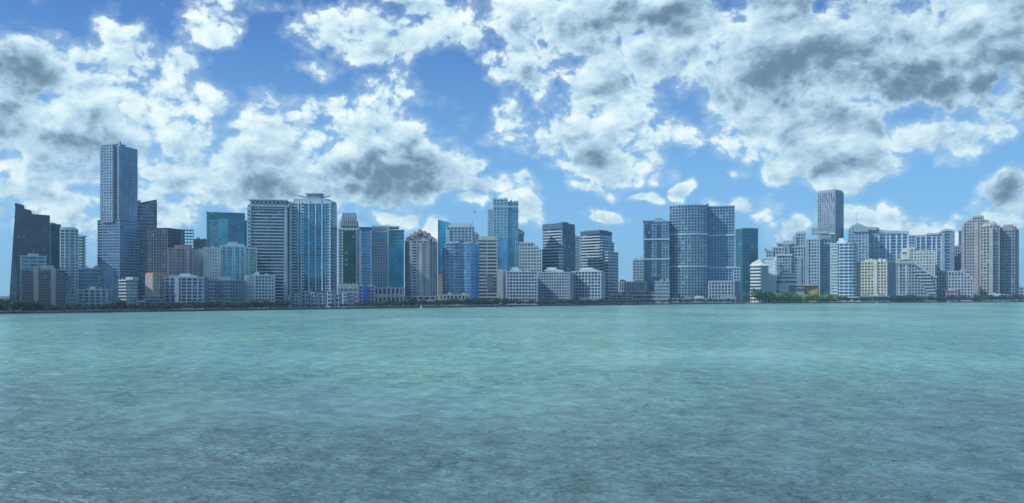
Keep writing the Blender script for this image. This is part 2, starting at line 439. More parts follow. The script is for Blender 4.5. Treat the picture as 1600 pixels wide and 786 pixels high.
def pblock(b, prof, base=None, phi=0, xr=None, dep=34, doff=0.0, wm=WHITE, gl=g_grey, fl=4.4, st=.42, sd=.5, p=0, pw=1.2, pd=.7,
           metal=.62, var=.5, cap=1.6, capm=None, rough=.12):
    """a block whose roofline follows a profile of photo (x, y) points"""
    x0, x1 = prof[0][0], prof[-1][0]
    s = b.frame(x0, x1, xr if xr else x1, phi, dep, doff)
    s.P = shape('rect', s.w, s.d)
    z0 = 0.0 if base is None else s.z(base)
    s.z0, s.z1 = z0, s.z(min(y for _, y in prof))
    wmat = wall(wm); gm = glass(gl, fl*s.sc, (p or 4.0)*s.sc, metal, var, rough)
    def ext(pts, y0, y1):         # extrude (localx, z) outline between depths y0 and y1
        m = MB(); n = len(pts)
        m.v = [(x, y0, z) for x, z in pts]+[(x, y1, z) for x, z in pts]
        m.f = [list(range(n)), list(range(2*n-1, n-1, -1))]+[[(i+1) % n, i, n+i, n+(i+1) % n] for i in range(n)]
        return m
    s.ext = ext
    H = lambda x: s.z(top_at(prof, x))-z0
    pts = [(s.lx(x0), 0), (s.lx(x1), 0)]+[(s.lx(x), s.z(y)-z0) for x, y in reversed(prof)]
    s.add('glazing', ext(pts, 0, s.d), gm, z0)
    c = cap*s.sc
    s.add('parapet', ext([(s.lx(x), s.z(y)-z0-c) for x, y in prof]+[(s.lx(x), s.z(y)-z0+.2) for x, y in reversed(prof)], -sd-.2, s.d+sd+.2), wall(capm) if capm else wmat, z0)
    fh = fl*s.sc; Hm = s.z1-z0
    xs = [x0+(x1-x0)*i/80 for i in range(81)]
    for k in range(int(Hm/fh)):
        zz = k*fh+st*fh; run = []
        segs = []
        for x in xs:
            if H(x)-c*.6 >= zz: run.append(x)
            elif run: segs.append((run[0], run[-1])); run = []
        if run: segs.append((run[0], run[-1]))
        m = MB()
        for a, e in segs:
            if e > a: m.box(s.lx(a)-sd, s.lx(e)+sd, -sd, s.d+sd, 0, st*fh)
        if m.v: s.add('floor_slab', m, wmat, z0+k*fh+.01)
    if p:
        n = max(1, round((x1-x0)/p))
        for k in range(n+1):
            x = x0+(x1-x0)*k/n; h = min(H(max(x0, x-.2)), H(min(x1, x+.2)))-.3; X = s.lx(x); w = pw*s.sc/2
            X = min(max(X, s.lx(x0)+w), s.lx(x1)-w)
            if h > 1: s.add('pier', MB().box(X-w, X+w, -pd, .1, 0, h), wmat, z0+.05)
    return s
def poly_front(s, name, pts, d0, d1, mat, label=None):
    """extruded outline given in photo columns and rows on the front plane, depths in px"""
    m = MB(); n = len(pts); q = [(s.lx(x), s.z(y)) for x, y in pts]; zb = min(z for _, z in q)
    ar = sum(q[i][0]*q[(i+1) % n][1]-q[(i+1) % n][0]*q[i][1] for i in range(n))
    if ar < 0: q.reverse()
    m.v = [(x, d0*s.sc, z-zb) for x, z in q]+[(x, d1*s.sc, z-zb) for x, z in q]
    m.f = [list(range(n)), list(range(2*n-1, n-1, -1))]+[[(i+1) % n, i, n+i, n+(i+1) % n] for i in range(n)]
    return s.add(name, m, wall(mat) if isinstance(mat, tuple) else mat, zb, None, label)

AP, OF = 'apartment tower', 'office tower'
# ================================================================== far left
b = Bld('office_tower', 'dark slab tower with a stepped slanting roofline and tapering left edge, leftmost in the skyline', OF, 66, 230)
b.frame(14, 78, 78, 0, 34)
b.P = shape('rect', b.w, b.d); b.z1 = b.z(337); b.xl = 14
gm = glass((.035, .07, .11), 2.6, 2.6, .35, .25, .2)
poly_front(b, 'glazing', [(13.5, 482), (78, 482), (78, 336.5), (50, 335.5), (48.5, 330), (38, 328), (36.5, 323), (24, 320)], 0, 32, gm)
poly_front(b, 'roof_fin', [(22.5, 322), (24.2, 319.6), (36.9, 322.6), (37, 325)], -1, 33, SLATE)
poly_front(b, 'folded_facet', [(14.5, 481), (27, 481), (26.5, 424), (20, 403)], -1.4, 0.1, glass((.08, .15, .22), 2.6, 2.6, .5, .2, .2), 'paler triangular facet low on the left edge')
for k in range(38): 
    y = 476-k*3.8
    if y < 340: break
    b.pbox('floor_line', 15+(476-y)*.06, 77.8, y-.5, y, -.35, .1, (.09, .12, .17))
b.mast(52, 325, 336, .2, 6, 'aerial'); b.mast(58, 330, 336, .2, 6, 'aerial')
T('office_tower', 'dark teal tower tucked against the right side of the slanting dark slab', OF, 265, 68, 80, 95, 349, phi=38, wm=SLATE, gl=(.03, .12, .16), fl=3.6, st=.2, sd=.2, metal=.4, var=.3, base=None)
b = T('apartment_tower', 'narrow tower with a curved white grid front and rounded top, near the tallest tower', AP, 95, 95, 121, 122, 358, sh='bow', wm=WHITE, gl=g_navy, fl=4.6, st=.30, sd=.9, p=6.5, pw=1.6, pd=1.1, rk=0, dep=24)
b.tier('roof', .9, .8, 355.5, 358, PALE)
b.pbox('blank_strip', 106, 111, 366, 440, -6.5, -3.5, PALE)
T('apartment_tower', 'thin green glass tower with stacked balconies behind the curved white tower', AP, 175, 119, 127, 133, 368, phi=30, wm=WHITE, gl=g_green, fl=4.4, st=.3, sd=1.3, rk=2)
b = T('apartment_block', 'pale balcony block with a rooftop box rising behind the dark striped block', 'apartment block', 95, 33, 71, 72, 400, wm=PALE, gl=g_navy, fl=5.2, st=.42, sd=1.2, p=12, pw=1.5, rk=0)
b.pbox('penthouse', 43, 60, 396.5, 400, 6, 20, PALE); b.mast(52, 391, 397)
b = T('apartment_block', 'low dark brown block with two broad pale fins near the left shore', 'apartment block', 42, 34, 102, 104, 421, wm=BROWN, gl=(.04, .07, .12), fl=4.0, st=.38, sd=.4, p=3.6, pw=.9, pd=.5, capm=GREY, rk=0, metal=.3)
b.pier_line([56, 83], 6.5, 419.5, 478, BEIGE, 1.4, 'fin')
b.pbox('penthouse', 63, 84, 414.5, 421, 6, 24, BEIGE)
b.block(104, 112, 112, 430, wm=GREY, gl=g_navy, doff=6, fl=4, st=.4)
b = T('office_block', 'long dark blue office block with thin floor lines, left foot of the tallest tower', 'office block', 165, 121, 157, 157, 419, wm=PALE, gl=g_navy, fl=5.2, st=.2, sd=.3, dep=30)
b = T('apartment_block', 'low block with white stepped balconies and dark windows by the left shore', 'apartment block', 48, 121, 167, 168, 452, wm=PALE, gl=g_dark, fl=5.0, st=.36, sd=1.2, p=7.5, pw=2.2, pd=1.4, rk=3, dep=20)
b.pbox('penthouse', 140, 149, 448.5, 452, 3, 12, WHITE)
T('low_house', 'small grey house beside the block with white stepped balconies', 'house', 40, 104, 120, 121, 459, wm=GREY, gl=g_dark, fl=6, st=.5, p=4, pw=1.5, dep=16, rk=1)

# ------------------------------------------------------------------ the tallest tower
b = Bld('office_tower', 'tallest tower in the skyline, blue glass with a framed open crown on the left', OF, 187, 205)
b.block(152.5, 187, 216.5, 343, phi=42, wm=(.36, .46, .58), gl=(.07, .16, .28), fl=4.3, st=.34, sd=.25, p=11.4, pw=.7, pd=.45, cap=.6)
b.block(157, 187, 214.5, 227, base=343, phi=42, wm=(.40, .50, .62), gl=(.13, .24, .38), fl=4.3, st=.22, sd=.2, p=4.6, pw=.8, pd=.5, cap=1.2, capm=PALE, doff=2)
b.block(159, 176, 186, 225.5, base=347, phi=42, wm=PALE, gl=(.20, .36, .50), fl=4.3, st=.3, sd=.3, p=5, pw=.9, pd=.6, cap=.8, doff=.6)
b.frame(157, 187, 214.5, 42, 30, 2); b.P = shape('rect', b.w, b.d)
b.pier_line([187-1.2, 171.5], 1.5, 228, 342, PALE, 1.7)
for xa, xb in ((161.5, 163.5), (184, 186.5)): b.pbox('crown_post', xa, xb, 221.5, 228, 1, 3.5, PALE)
b.pbox('crown_beam', 161.5, 186.5, 220.8, 224.2, .8, 3.8, PALE)
b.pbox('crown_beam', 161.5, 164, 222, 224.6, 3.8, 20, PALE)
b.pbox('penthouse', 166, 184, 223.8, 228, 6, 16, SLATE)
b.pbox('roof_box', 192, 206, 225, 227.4, -5, -2, PALE) if False else None

b = Bld('office_tower', 'dark banded tower with a wedge shaped roof directly right of the tallest tower', OF, 244, 290)
pblock(b, [(210, 317), (216, 315), (219, 313.5), (219.1, 318), (240, 313), (245, 312)], wm=(.42, .52, .62), gl=g_dark, fl=5.2, st=.3, sd=.3, cap=1.8, capm=SLATE)
b.pier_line([243.5], 2.2, 318, 470, (.10, .14, .2), 1.0)

b = Bld('construction_tower', 'unfinished concrete frame tower with bare floors and upright rods on its right side', 'building under construction', 262, 240)
b.block(232, 262, 288, 356, phi=38, wm=(.20, .25, .32), gl=(.03, .05, .08), fl=4.3, st=.28, sd=.5, p=5.2, pw=1.2, pd=.6, metal=.1, var=.3, cap=.5)
b.frame(283, 303, 303, 0, 18, -8); b.P = shape('rect', b.w, b.d)
me = MB().box(-b.w, 0, 0, b.d, 0, .55).mesh('bare_floor', wall(PALE))
for k in range(21): b.add('bare_floor', me, None, b.z(452)+k*4.6*b.sc)
me = MB().box(-.4, .4, -.4, .4, 0, b.z(358)-b.z(455)).mesh('column', wall(GREY))
for k in range(5):
    for j in (0.03, .5, .97):
        o = b.add('column', me, None, b.z(455)); v = Vector((-b.w*(k/4*.94+.03), b.d*j, 0)); c_, s_ = math.cos(b.yaw), math.sin(b.yaw)
        o.location.x += c_*v.x-s_*v.y; o.location.y += s_*v.x+c_*v.y
rr = random.Random(3)
for k in range(11): b.mast(283.5+k*1.95, 346+rr.random()*7, 360, .17, rr.choice((2, 8, 14)), 'rod')
b.frame(232, 262, 288, 38, 18)
for k in range(9): b.mast(233+k*3.2, 351.5+rr.random()*3, 357, .18, rr.choice((2, 8, 14)), 'rod')
T('office_block', 'small dark far block between the unfinished tower and the teal framed tower', 'office block', 330, 303, 322, 322, 374, wm=SLATE, gl=g_dark, fl=4, st=.3)
b = Bld('office_tower', 'square teal glass tower with a raised outer frame around a darker recessed face', OF, 383, 330)
b.block(323, 382.5, 383, 333, wm=(.05, .26, .36), gl=(.03, .20, .30), fl=4.2, st=.14, sd=.12, cap=10.5, capm=glass((.02, .17, .26), 4, 6, .6, .2), p=30, pw=.5, pd=.15, metal=.7, var=.3, rough=.18)
b.pier_line([323.6], 1.6, 332, 470, (.42, .60, .68), 1.5)
b.pbox('inner_face', 327, 341, 346, 470, -1.0, .2, glass((.07, .22, .30), 3, 3, .6, .6))
b.pbox('inner_face', 341, 356, 343, 470, -1.6, .2, glass((.06, .25, .35), 3, 4, .75, .2))
b.pbox('inner_face', 356, 376, 343.5, 470, -2.2, .2, glass((.03, .14, .27), 3, 4, .6, .2))
for k in range(12): b.pbox('sunshade', 331, 335.5, 346+k*4.4, 347.6+k*4.4, -1.7, -.9, WHITE)
b.block(376, 385.5, 386, 345, wm=(.05, .24, .34), gl=(.03, .18, .30), fl=4.2, st=.14, doff=25, cap=1)

# ------------------------------------------------------------------ pink / cream / teal trio
b = T('apartment_block', 'pinkish apartment block with a darker centre, right of the orange roofed house', 'apartment block', 110, 263, 302, 303, 388, wm=PINK, gl=g_dark, fl=4.8, st=.40, sd=.8, p=6.0, pw=2.0, pd=1.0, rk=0)
b.pbox('blank_wall', 272, 276, 389, 470, -2, .1, (.42, .34, .40)); b.pbox('blank_wall', 291, 295, 389, 470, -2, .1, (.56, .47, .5))
b.pbox('penthouse', 272, 300, 383, 388, 5, 20, PINK)
b = T('apartment_block', 'plain beige wall block with few windows beside the pinkish block', 'apartment block', 118, 303, 317, 318, 390, wm=(.62, .62, .62), gl=g_grey, fl=5.2, st=.62, sd=.4, p=4.2, pw=2.4, pd=.5)
b = T('apartment_block', 'bright cream white block with a fine window grid beside the teal balcony block', 'apartment block', 100, 318, 344, 345, 387, wm=(.80, .80, .72), gl=g_grey, fl=5.0, st=.46, sd=.5, p=4.4, pw=1.9, pd=.7, rk=2)
b.pbox('blank_wall', 318, 329, 388.5, 460, -1.6, .1, (.58, .58, .56))
b = Bld('apartment_block', 'teal glass apartment block with bold white vertical ribs and a stepped white penthouse', 'apartment block', 383, 104)
b.block(345, 383, 383.5, 384, wm=(.45, .62, .66), gl=g_teal, fl=4.8, st=.22, sd=.5, cap=2.5, capm=WHITE)
b.pier_line([346.5, 354, 363.5, 366.5, 375, 382], 1.7, 384, 462, WHITE, 1.6)
b.pbox('penthouse', 353, 381, 381, 384.5, 4, 24, WHITE); b.pbox('penthouse', 356, 372, 377.6, 381, 6, 20, PALE)
b.block(383.5, 401, 401.5, 387, wm=(.55, .68, .7), gl=g_green, fl=4.8, st=.26, sd=.8, doff=6, cap=2.2, capm=WHITE)
b.pier_line([384.5, 389, 400.6], 1.5, 387, 462, WHITE, 1.5)

# ------------------------------------------------------------------ front low row, left of the twin blue towers
b = T('apartment_block', 'small pale block with a bright balcony edge on its left end, under the tallest tower', 'apartment block', 46, 187, 197, 213, 437, phi=55, wm=(.66, .66, .58), gl=g_grey, fl=5.0, st=.46, sd=.9, rk=2)
b.pbox('penthouse', 193, 204, 433, 437, 4, 14, PALE)
b = Bld('apartment_block', 'low block with an orange tiled roof and cream window grid', 'apartment block', 239, 70)
b.block(228, 239, 263, 430, phi=58, wm=CREAM, gl=g_grey, fl=5.2, st=.42, sd=.4, p=5.5, pw=2.0, pd=.6, cap=.5)
b.tier('roof', 1.07, 1.07, 426.2, 430.2, (.72, .28, .12), k2=(.9, .9))
b.pbox('blank_wall', 229.5, 238.6, 431, 470, -.9, .2, PINK)
T('low_house', 'flat grey garage behind trees below the orange roofed block', 'house', 36, 224, 250, 257, 462, phi=20, wm=GREY, gl=g_dark, fl=5, st=.6, rk=1, dep=14)
T('low_house', 'low pale pavilion among the trees at the foot of the small pale block', 'house', 30, 214, 226, 228, 470, wm=PALE, gl=g_dark, fl=5, st=.5, rk=0, dep=10)
b = T('apartment_block', 'wide low blue grey block with pale left fin, below the pinkish block', 'apartment block', 44, 257, 318, 324, 433, phi=16, wm=(.38, .44, .55), gl=g_dark, fl=5.1, st=.34, sd=1.0, p=8.5, pw=2.0, pd=1.1, rk=2)
b.pbox('blank_wall', 273, 280, 434, 480, -2, .1, PALE); b.pbox('penthouse', 280, 296, 427.5, 433, 3, 14, WHITE); b.pbox('roof_slab', 277, 306, 430.2, 433, 2, 20, PALE)
b = T('apartment_block', 'low slate block with two paler balcony stacks, below the teal ribbed block', 'apartment block', 48, 324, 382, 383, 438, wm=(.30, .36, .44), gl=g_dark, fl=5.0, st=.3, sd=.5, p=4.4, pw=1.2, rk=2, balc=((0, .44, .62, 1.8, PALE), (0, .02, .2, 1.6, PALE)))
b.pbox('penthouse', 343, 361, 432, 438, 4, 14, PALE)
b = T('apartment_block', 'low white grid block left of the twin blue towers, with a rooftop lantern', 'apartment block', 42, 383, 429, 430, 430, wm=(.72, .75, .78), gl=g_dark, fl=4.9, st=.40, sd=.7, p=4.9, pw=1.5, pd=.8, rk=2)
b.pbox('blank_wall', 384, 391, 431, 480, -1.8, .1, PALE); b.pbox('blank_wall', 396, 399.5, 429, 480, -2, .1, WHITE)
b.pbox('lantern', 398, 405, 425, 430, 3, 9, WHITE); b.mast(401, 420.5, 425)

# ------------------------------------------------------------------ twin towers
b = Bld('apartment_tower', 'tower with white horizontal bands and a pierced diamond lattice crown', AP, 447, 150)
b.block(386.5, 447, 450, 326, phi=6, wm=(.62, .70, .78), gl=g_dark, fl=4.8, st=.36, sd=.9, cap=.5, dep=38)
b.block(387, 447, 449.5, 322, base=327, phi=6, wm=(.50, .58, .66), gl=g_navy, fl=4.8, st=.4, cap=.2, dep=36, doff=1)
b.frame(386.5, 447, 450, 6, 38)
poly_front(b, 'frame_leg', [(384.5, 470), (390.5, 470), (392.5, 322), (387.5, 322)], -1.6, 38, (.60, .68, .74))
poly_front(b, 'frame_leg', [(443, 470), (449, 470), (448, 322), (445, 322)], -1.6, 36, (.50, .58, .66))
for y in range(330, 450, 6): b.pbox('ladder_opening', 388.3, 390.3, y, y+2.6, -2.0, -1.5, g_dark)
b.pbox('crown_rail', 387.5, 449, 321, 323.4, -1.6, 38, (.6, .68, .74)); b.pbox('crown_rail', 388.5, 449, 312.2, 313.6, -1.7, 38.4, WHITE)
b.pbox('crown_wall', 391, 447, 313.5, 321, 3, 30, SLATE)
for k in range(9):
    xa = 389+k*6.55; z0 = b.z(321.4); z1 = b.z(313.2); m = MB()
    m.bar((b.lx(xa), -.9, 0), (b.lx(xa+6.55), -.9, z1-z0), .5, 4).bar((b.lx(xa), -.8, z1-z0), (b.lx(xa+6.55), -.8, 0), .5, 4)
    b.add('lattice', m, wall(WHITE), z0)
b.pbox('penthouse', 396, 440, 326.5, 328.2, -1.9, -.5, SLATE)
b = Bld('apartment_tower', 'large deep blue glass tower with white vertical ribs and wing shaped roof beams', AP, 516, 118)
b.block(451, 516, 526.5, 317, phi=16, wm=(.24, .42, .56), gl=(.03, .19, .30), fl=4.6, st=.17, sd=.3, cap=1.2, capm=(.6, .68, .74), sh='rect', metal=.7, dep=40,
        balc=((0, .075, .20, 1.6, (.66, .74, .78)), (0, .31, .385, 1.8, (.66, .74, .78)), (0, .93, .995, 1.4, (.5, .62, .7)), (1, .1, .5, 1.5, (.5, .62, .7))))
b.pier_line([454.5], 3.0, 314, 470, (.66, .72, .78), 2.2); b.pier_line([466.5, 471], 1.4, 314.5, 470, WHITE, 2.0)
b.pier_line([483, 493.5, 503.5, 517-1], 1.5, 317, 455, WHITE, 1.4)
b.pier_line([488, 498.5, 509], .8, 319, 455, (.3, .48, .6), .8)
for xa, xb, y in ((457, 484, 314), (486, 502, 313), (504, 519, 313.6)): b.pbox('roof_step', xa, xb, y, 317.2, 1, 26, (.55, .66, .72))
b.tier('roof', .8, .7, 309.5, 314, (.45, .55, .63))
b.pbox('penthouse', 477, 499, 302, 310, 6, 22, (.38, .46, .55)); b.pbox('roof_slab', 475, 501, 301, 302.2, 4, 24, PALE)
poly_front(b, 'wing_beam', [(459, 303), (462, 303.2), (478, 306.5), (478, 308.6), (466, 306)], 8, 12, (.3, .37, .45))
poly_front(b, 'wing_beam', [(514, 304.5), (511, 304.6), (498, 307), (498, 308.8), (508, 306.8)], 8, 12, (.3, .37, .45))
b.block(452, 528, 530, 462, phi=3, wm=PALE, gl=g_dark, fl=5.5, st=.35, sd=.6, p=5.6, pw=1.8, pd=1.0, doff=-34, dep=22)
b = Bld('apartment_block', 'long shorefront row of pale curved balcony bays below the deep blue tower', 'apartment block', 552, 34)
for k, (xa, xb, y) in enumerate(((456, 470, 458), (472, 484, 455), (486, 497, 457), (499, 510, 458), (512, 522, 454), (524, 534, 459), (536, 544, 458), (545, 553, 461))):
    b.block(xa, xb, xb+.4, y, sh='bow', wm=(.58, .64, .70), gl=(.08, .13, .19), fl=5.2, st=.36, sd=.5, p=5, pw=1.5, pd=.7, dep=14, doff=(k % 2)*3, cap=1.4)
b = Bld('apartment_tower', 'green glass tower with a tapering pierced crown behind the deep blue tower', AP, 561, 260)
b.block(529, 558, 562, 356, phi=10, wm=(.56, .62, .62), gl=g_green, fl=4.5, st=.34, sd=.5, p=6, pw=1.6, pd=.6, cap=3.2, capm=(.6, .68, .7), sh='rect')
b.pbox('green_face', 537, 555, 361, 441, -1.3, .1, glass((.04, .19, .19), 4, 4, .5, .15))
b.tier('crown', .95, .95, 344, 354, (.35, .42, .48), k2=(.86, .86)); b.tier('crown', .72, .72, 332, 344, (.38, .44, .52), k2=(.92, .92))
for k in range(8): 
    xa = 532+k*3.4; poly_front(b, 'crown_fin', [(xa, 354), (xa+1.2, 354), (541+(xa-541)*.72+2.4, 333), (541+(xa-541)*.72+1.2, 333)], -1.5, .5, (.6, .68, .74))
for y in (338, 344, 350): b.pbox('crown_band', 533, 558, y, y+1.1, -.9, .2, PALE)
b.pbox('podium', 529, 566, 446, 480, -8, 20, PALE)
b = Bld('apartment_tower', 'slim blue glass tower with a dark blue top and white balcony edges', AP, 581, 175)
b.block(562, 580.5, 581, 355, wm=(.46, .56, .68), gl=(.05, .18, .33), fl=4.5, st=.24, sd=.4, cap=4.2, capm=glass((.03, .08, .26), 4, 4, .5, .2), balc=((0, .0, .22, 1.6, WHITE),), p=20, pw=2, pd=.5)
b.pier_line([562.7], 1.6, 359, 470, WHITE, 1.7)
b = T('low_block', 'low slab with a vivid blue panel under the slim blue tower', 'low block', 44, 560, 586, 587, 446, wm=(.40, .46, .54), gl=g_dark, fl=5, st=.4, sd=.4, p=6.5, pw=1.4, dep=18, rk=1)
b.pbox('blue_panel', 567, 573.5, 446.5, 470, -2.4, .1, (.03, .12, .62))
T('low_block', 'pale low stepped block between the shorefront row and the blue panelled slab', 'low block', 62, 529, 559, 560, 449, wm=(.55, .58, .58), gl=g_grey, fl=6, st=.5, p=7, pw=1.2, dep=20, rk=2)
b = Bld('office_tower', 'office tower with punched window grid at left and teal bands at right', OF, 606, 185)
b.block(581, 606, 606.5, 356, wm=(.46, .54, .60), gl=g_dark, fl=4.4, st=.42, sd=.4, p=4.1, pw=1.7, pd=.7, cap=2, dep=34)
b.pbox('glass_band', 583, 604, 362.5, 374, -1.3, .1, glass((.05, .22, .34), 3, 3, .6, .2))
b.pbox('roof_canopy', 581.5, 624, 353, 355.6, -1, 30, (.60, .70, .74))
b.block(606.5, 631, 632, 359, wm=(.22, .46, .52), gl=(.03, .17, .24), fl=5.2, st=.24, sd=.5, cap=1.2, doff=3, dep=34)
b.pbox('glass_face', 608, 627, 388, 442, -1.5, .1, glass((.02, .17, .26), 3, 3, .6, .2))
b.pbox('corner_fin', 604.8, 607.6, 355, 450, -2.4, .4, PALE)
b.block(584, 631, 631.5, 449, wm=(.40, .45, .48), gl=g_dark, fl=9, st=.4, sd=.6, p=7, pw=2.6, pd=1, doff=-26, dep=24)
b = Bld('apartment_tower', 'rosy brown tower with a stepped dome top of small pitched roofs', AP, 680, 130)
PK = (.52, .47, .49)
b.block(632.5, 680, 683, 376, sh='cham', phi=4, wm=PK, gl=g_dark, fl=4.3, st=.42, sd=.6, p=8.0, pw=2.4, pd=1.0, cap=1.2, dep=38, balc=((0, .05, .28, 1.5, (.66, .60, .60)), (0, .7, .9, 1.5, (.62, .6, .6))))
b.pbox('blank_strip', 654.5, 660, 379, 470, -2, 0, (.58, .55, .56)); b.pbox('blank_strip', 664.5, 671, 379, 470, -2, 0, (.34, .40, .40))
b.tier('crown', .88, .88, 369, 376, PK, k2=(.93, .93)); b.tier('crown', .68, .68, 363, 369, (.55, .45, .46), k2=(.88, .88)); b.tier('crown', .44, .44, 359.5, 363, (.58, .44, .44), k2=(.7, .7))
for x, y, h in ((637, 375, 7), (643, 370, 7), (649, 366, 7), (656, 362, 6.5), (664, 366, 7), (671, 371, 7), (678, 375, 6)):
    poly_front(b, 'gable', [(x-2.8, y+3), (x+2.8, y+3), (x+2.8, y-h*.35), (x, y-h*.75), (x-2.8, y-h*.35)], 1, 12, (.60, .40, .40) if 640 < x < 668 else (.56, .50, .52))
b.block(634, 681, 682, 462, wm=PK, gl=g_dark, fl=5, st=.45, p=9, pw=2, doff=-22, dep=16)

b = Bld('office_tower', 'bright cyan glass tower with a pointed top sloping down to the right', OF, 706, 300)
b.frame(685.5, 708, 708, 0, 24); b.P = shape('rect', b.w, b.d)
poly_front(b, 'glazing', [(685.5, 470), (708, 470), (708, 351), (700, 348), (692, 346), (685.5, 345)], 0, 24, glass((.03, .36, .62), 4.2, 5, .7, .25))
poly_front(b, 'edge_fin', [(684.4, 470), (686.3, 470), (686.3, 344), (684.4, 344.3)], -2, 2, (.05, .14, .3))
poly_front(b, 'roof', [(684.5, 345.6), (684.5, 344.2), (693, 345), (701, 347), (708.5, 350.2), (708.5, 351.5)], -1, 25, PALE)
for k in range(26): b.pbox('floor_line', 686.5, 707.6, 353+k*4.4, 353.7+k*4.4, -.3, .1, (.05, .30, .50))
b = Bld('apartment_tower', 'pale grid tower with a flat hat roof and thin spire behind the rounded blue tower', AP, 738, 240)
b.block(697.5, 738, 740, 353.5, phi=8, wm=(.55, .64, .68), gl=(.06, .18, .25), fl=4.6, st=.28, sd=.7, p=6.2, pw=1.3, pd=1.0, cap=1.8)
b.tier('roof', .86, .8, 350.5, 353.5, (.62, .70, .74)); b.tier('roof', .7, .6, 348.8, 350.5, (.5, .6, .66)); b.mast(737, 342, 352, .6, 6, 'spire')
b.pbox('side_bay', 698, 703, 360, 440, -2.2, .1, PALE)
T('apartment_tower', 'thin blue slab peeping out right of the hat roofed tower', AP, 330, 738, 748, 749, 365, wm=PALE, gl=g_navy, fl=4.4, st=.35, p=5, pw=1)
b = Bld('apartment_tower', 'rounded blue glass tower of several curved bays, in front of the spired tower', AP, 722, 110)
b.block(692, 707, 708, 387, sh='bow', wm=(.34, .44, .56), gl=g_navy, fl=4.4, st=.34, sd=.6, doff=6, dep=26, cap=1.2)
b.block(696.5, 722, 722.5, 380, sh='bow', wm=(.42, .52, .64), gl=(.05, .14, .26), fl=4.4, st=.36, sd=.6, doff=0, dep=28, cap=1.4, p=7, pw=.9)
b.block(722, 743, 743.5, 380, sh='bow', wm=(.36, .50, .66), gl=(.06, .24, .46), fl=4.4, st=.26, sd=.4, doff=1, dep=28, cap=1.4, p=7, pw=.9)
b.block(741, 748.5, 749, 384, sh='bow', wm=(.16, .33, .52), gl=(.04, .19, .42), fl=4.4, st=.2, sd=.3, doff=5, dep=24, cap=1)
b.frame(696.5, 722, 722.5, 0, 26)
b.pbox('penthouse', 703, 717, 376.5, 380, 3, 16, (.5, .6, .68)); b.pbox('penthouse', 726, 739, 377, 380, 3, 16, (.5, .6, .68)); b.pbox('penthouse', 718, 725, 374.6, 381, 6, 14, SLATE)
T('low_block', 'cream low block with rows of square openings below the rounded blue tower', 'low block', 52, 686, 733, 734, 460, wm=(.60, .60, .52), gl=g_dark, fl=6, st=.45, sd=.3, p=6, pw=2.4, dep=22, rk=2)
T('low_block', 'narrow cream slab between the dome topped tower and the rounded blue tower', 'low block', 190, 684.5, 693, 694, 428, wm=(.72, .72, .60), gl=g_grey, fl=7, st=.6, p=5, pw=2.6, rk=0)

b = Bld('apartment_tower', 'cream striped slab with a notched left shoulder beside the tallest central tower', AP, 777, 150)
b.block(745, 777, 777.5, 374, wm=(.60, .62, .56), gl=g_dark, fl=5.2, st=.46, sd=.8, cap=1.2, dep=30, p=16, pw=1, sh='rect')
b.tier('roof', .8, .8, 369, 374, (.55, .60, .60)); b.pbox('roof_step', 750, 774, 371, 374.4, 0, 20, (.66, .68, .62))
b.pbox('dark_bay', 761, 771, 431, 452, -2.2, .1, SLATE)
b = Bld('apartment_tower', 'tallest central tower, pale blue glass with a castellated top and a lower left wing', AP, 810, 215)
b.block(762.5, 772, 772.5, 327, wm=(.58, .68, .74), gl=(.12, .27, .37), fl=4.5, st=.3, sd=.5, p=3.6, pw=.9, pd=.5, doff=4, dep=26)
b.block(770.5, 793, 793.5, 311, wm=(.55, .67, .73), gl=(.08, .27, .38), fl=4.5, st=.26, sd=.5, p=5.2, pw=1.2, pd=.8, doff=0, dep=32, sh='rect', cap=1)
b.block(793.5, 809.5, 810, 315, wm=(.30, .50, .60), gl=(.05, .24, .36), fl=4.5, st=.20, sd=.4, p=4.2, pw=.8, pd=.6, doff=3, dep=30)
b.frame(770.5, 793, 793.5, 0, 30)
for xa in (771, 775.5, 781, 786.5, 790): b.pbox('battlement', xa, xa+2.6, 308.6, 311.4, 0, 6, (.6, .7, .76))
for xa, y in ((797, 311.5), (803, 313), (807, 313)): b.pbox('battlement', xa, xa+3.2, y, 316, 6, 12, (.42, .56, .64))
b.mast(774, 304.5, 310, .5, 3)
for y in (322, 418): b.pbox('sky_lobby', 770.6, 809.8, y, y+2.2, -1.0, .1, (.62, .72, .78))
b.pbox('blue_face', 777, 792, 372, 470, -1.6, .1, glass((.10, .30, .52), 4, 4, .6, .2))
b.frame(777, 792, 792.3, 0, 30, -40)
b.pbox('white_base', 777, 792.3, 421, 478, 0, 30, (.72, .78, .80)); b.pbox('white_base', 785.5, 787, 421, 478, -1, .1, (.4, .48, .56))
b = Bld('office_tower', 'narrow dark tower with a jutting triangular top right of the tallest central tower', OF, 819, 320)
b.block(809, 818, 818.5, 364, wm=SLATE, gl=g_navy, fl=4.4, st=.3, cap=.6)
poly_front(b, 'roof_wedge', [(808, 366), (819.5, 366), (819.5, 362.5), (812, 358), (808, 357)], -2, 20, (.22, .32, .42))
b = Bld('apartment_tower', 'cream white grid tower with a stepped right shoulder behind the low white grid blocks', AP, 846, 170)
pblock(b, [(811, 382), (811.1, 378.5), (835, 378.5), (835.1, 383), (841, 384), (841.1, 389), (847, 389)], wm=(.72, .76, .68), gl=(.10, .17, .22), fl=4.9, st=.40, sd=.5, p=4.6, pw=1.4, pd=.8)

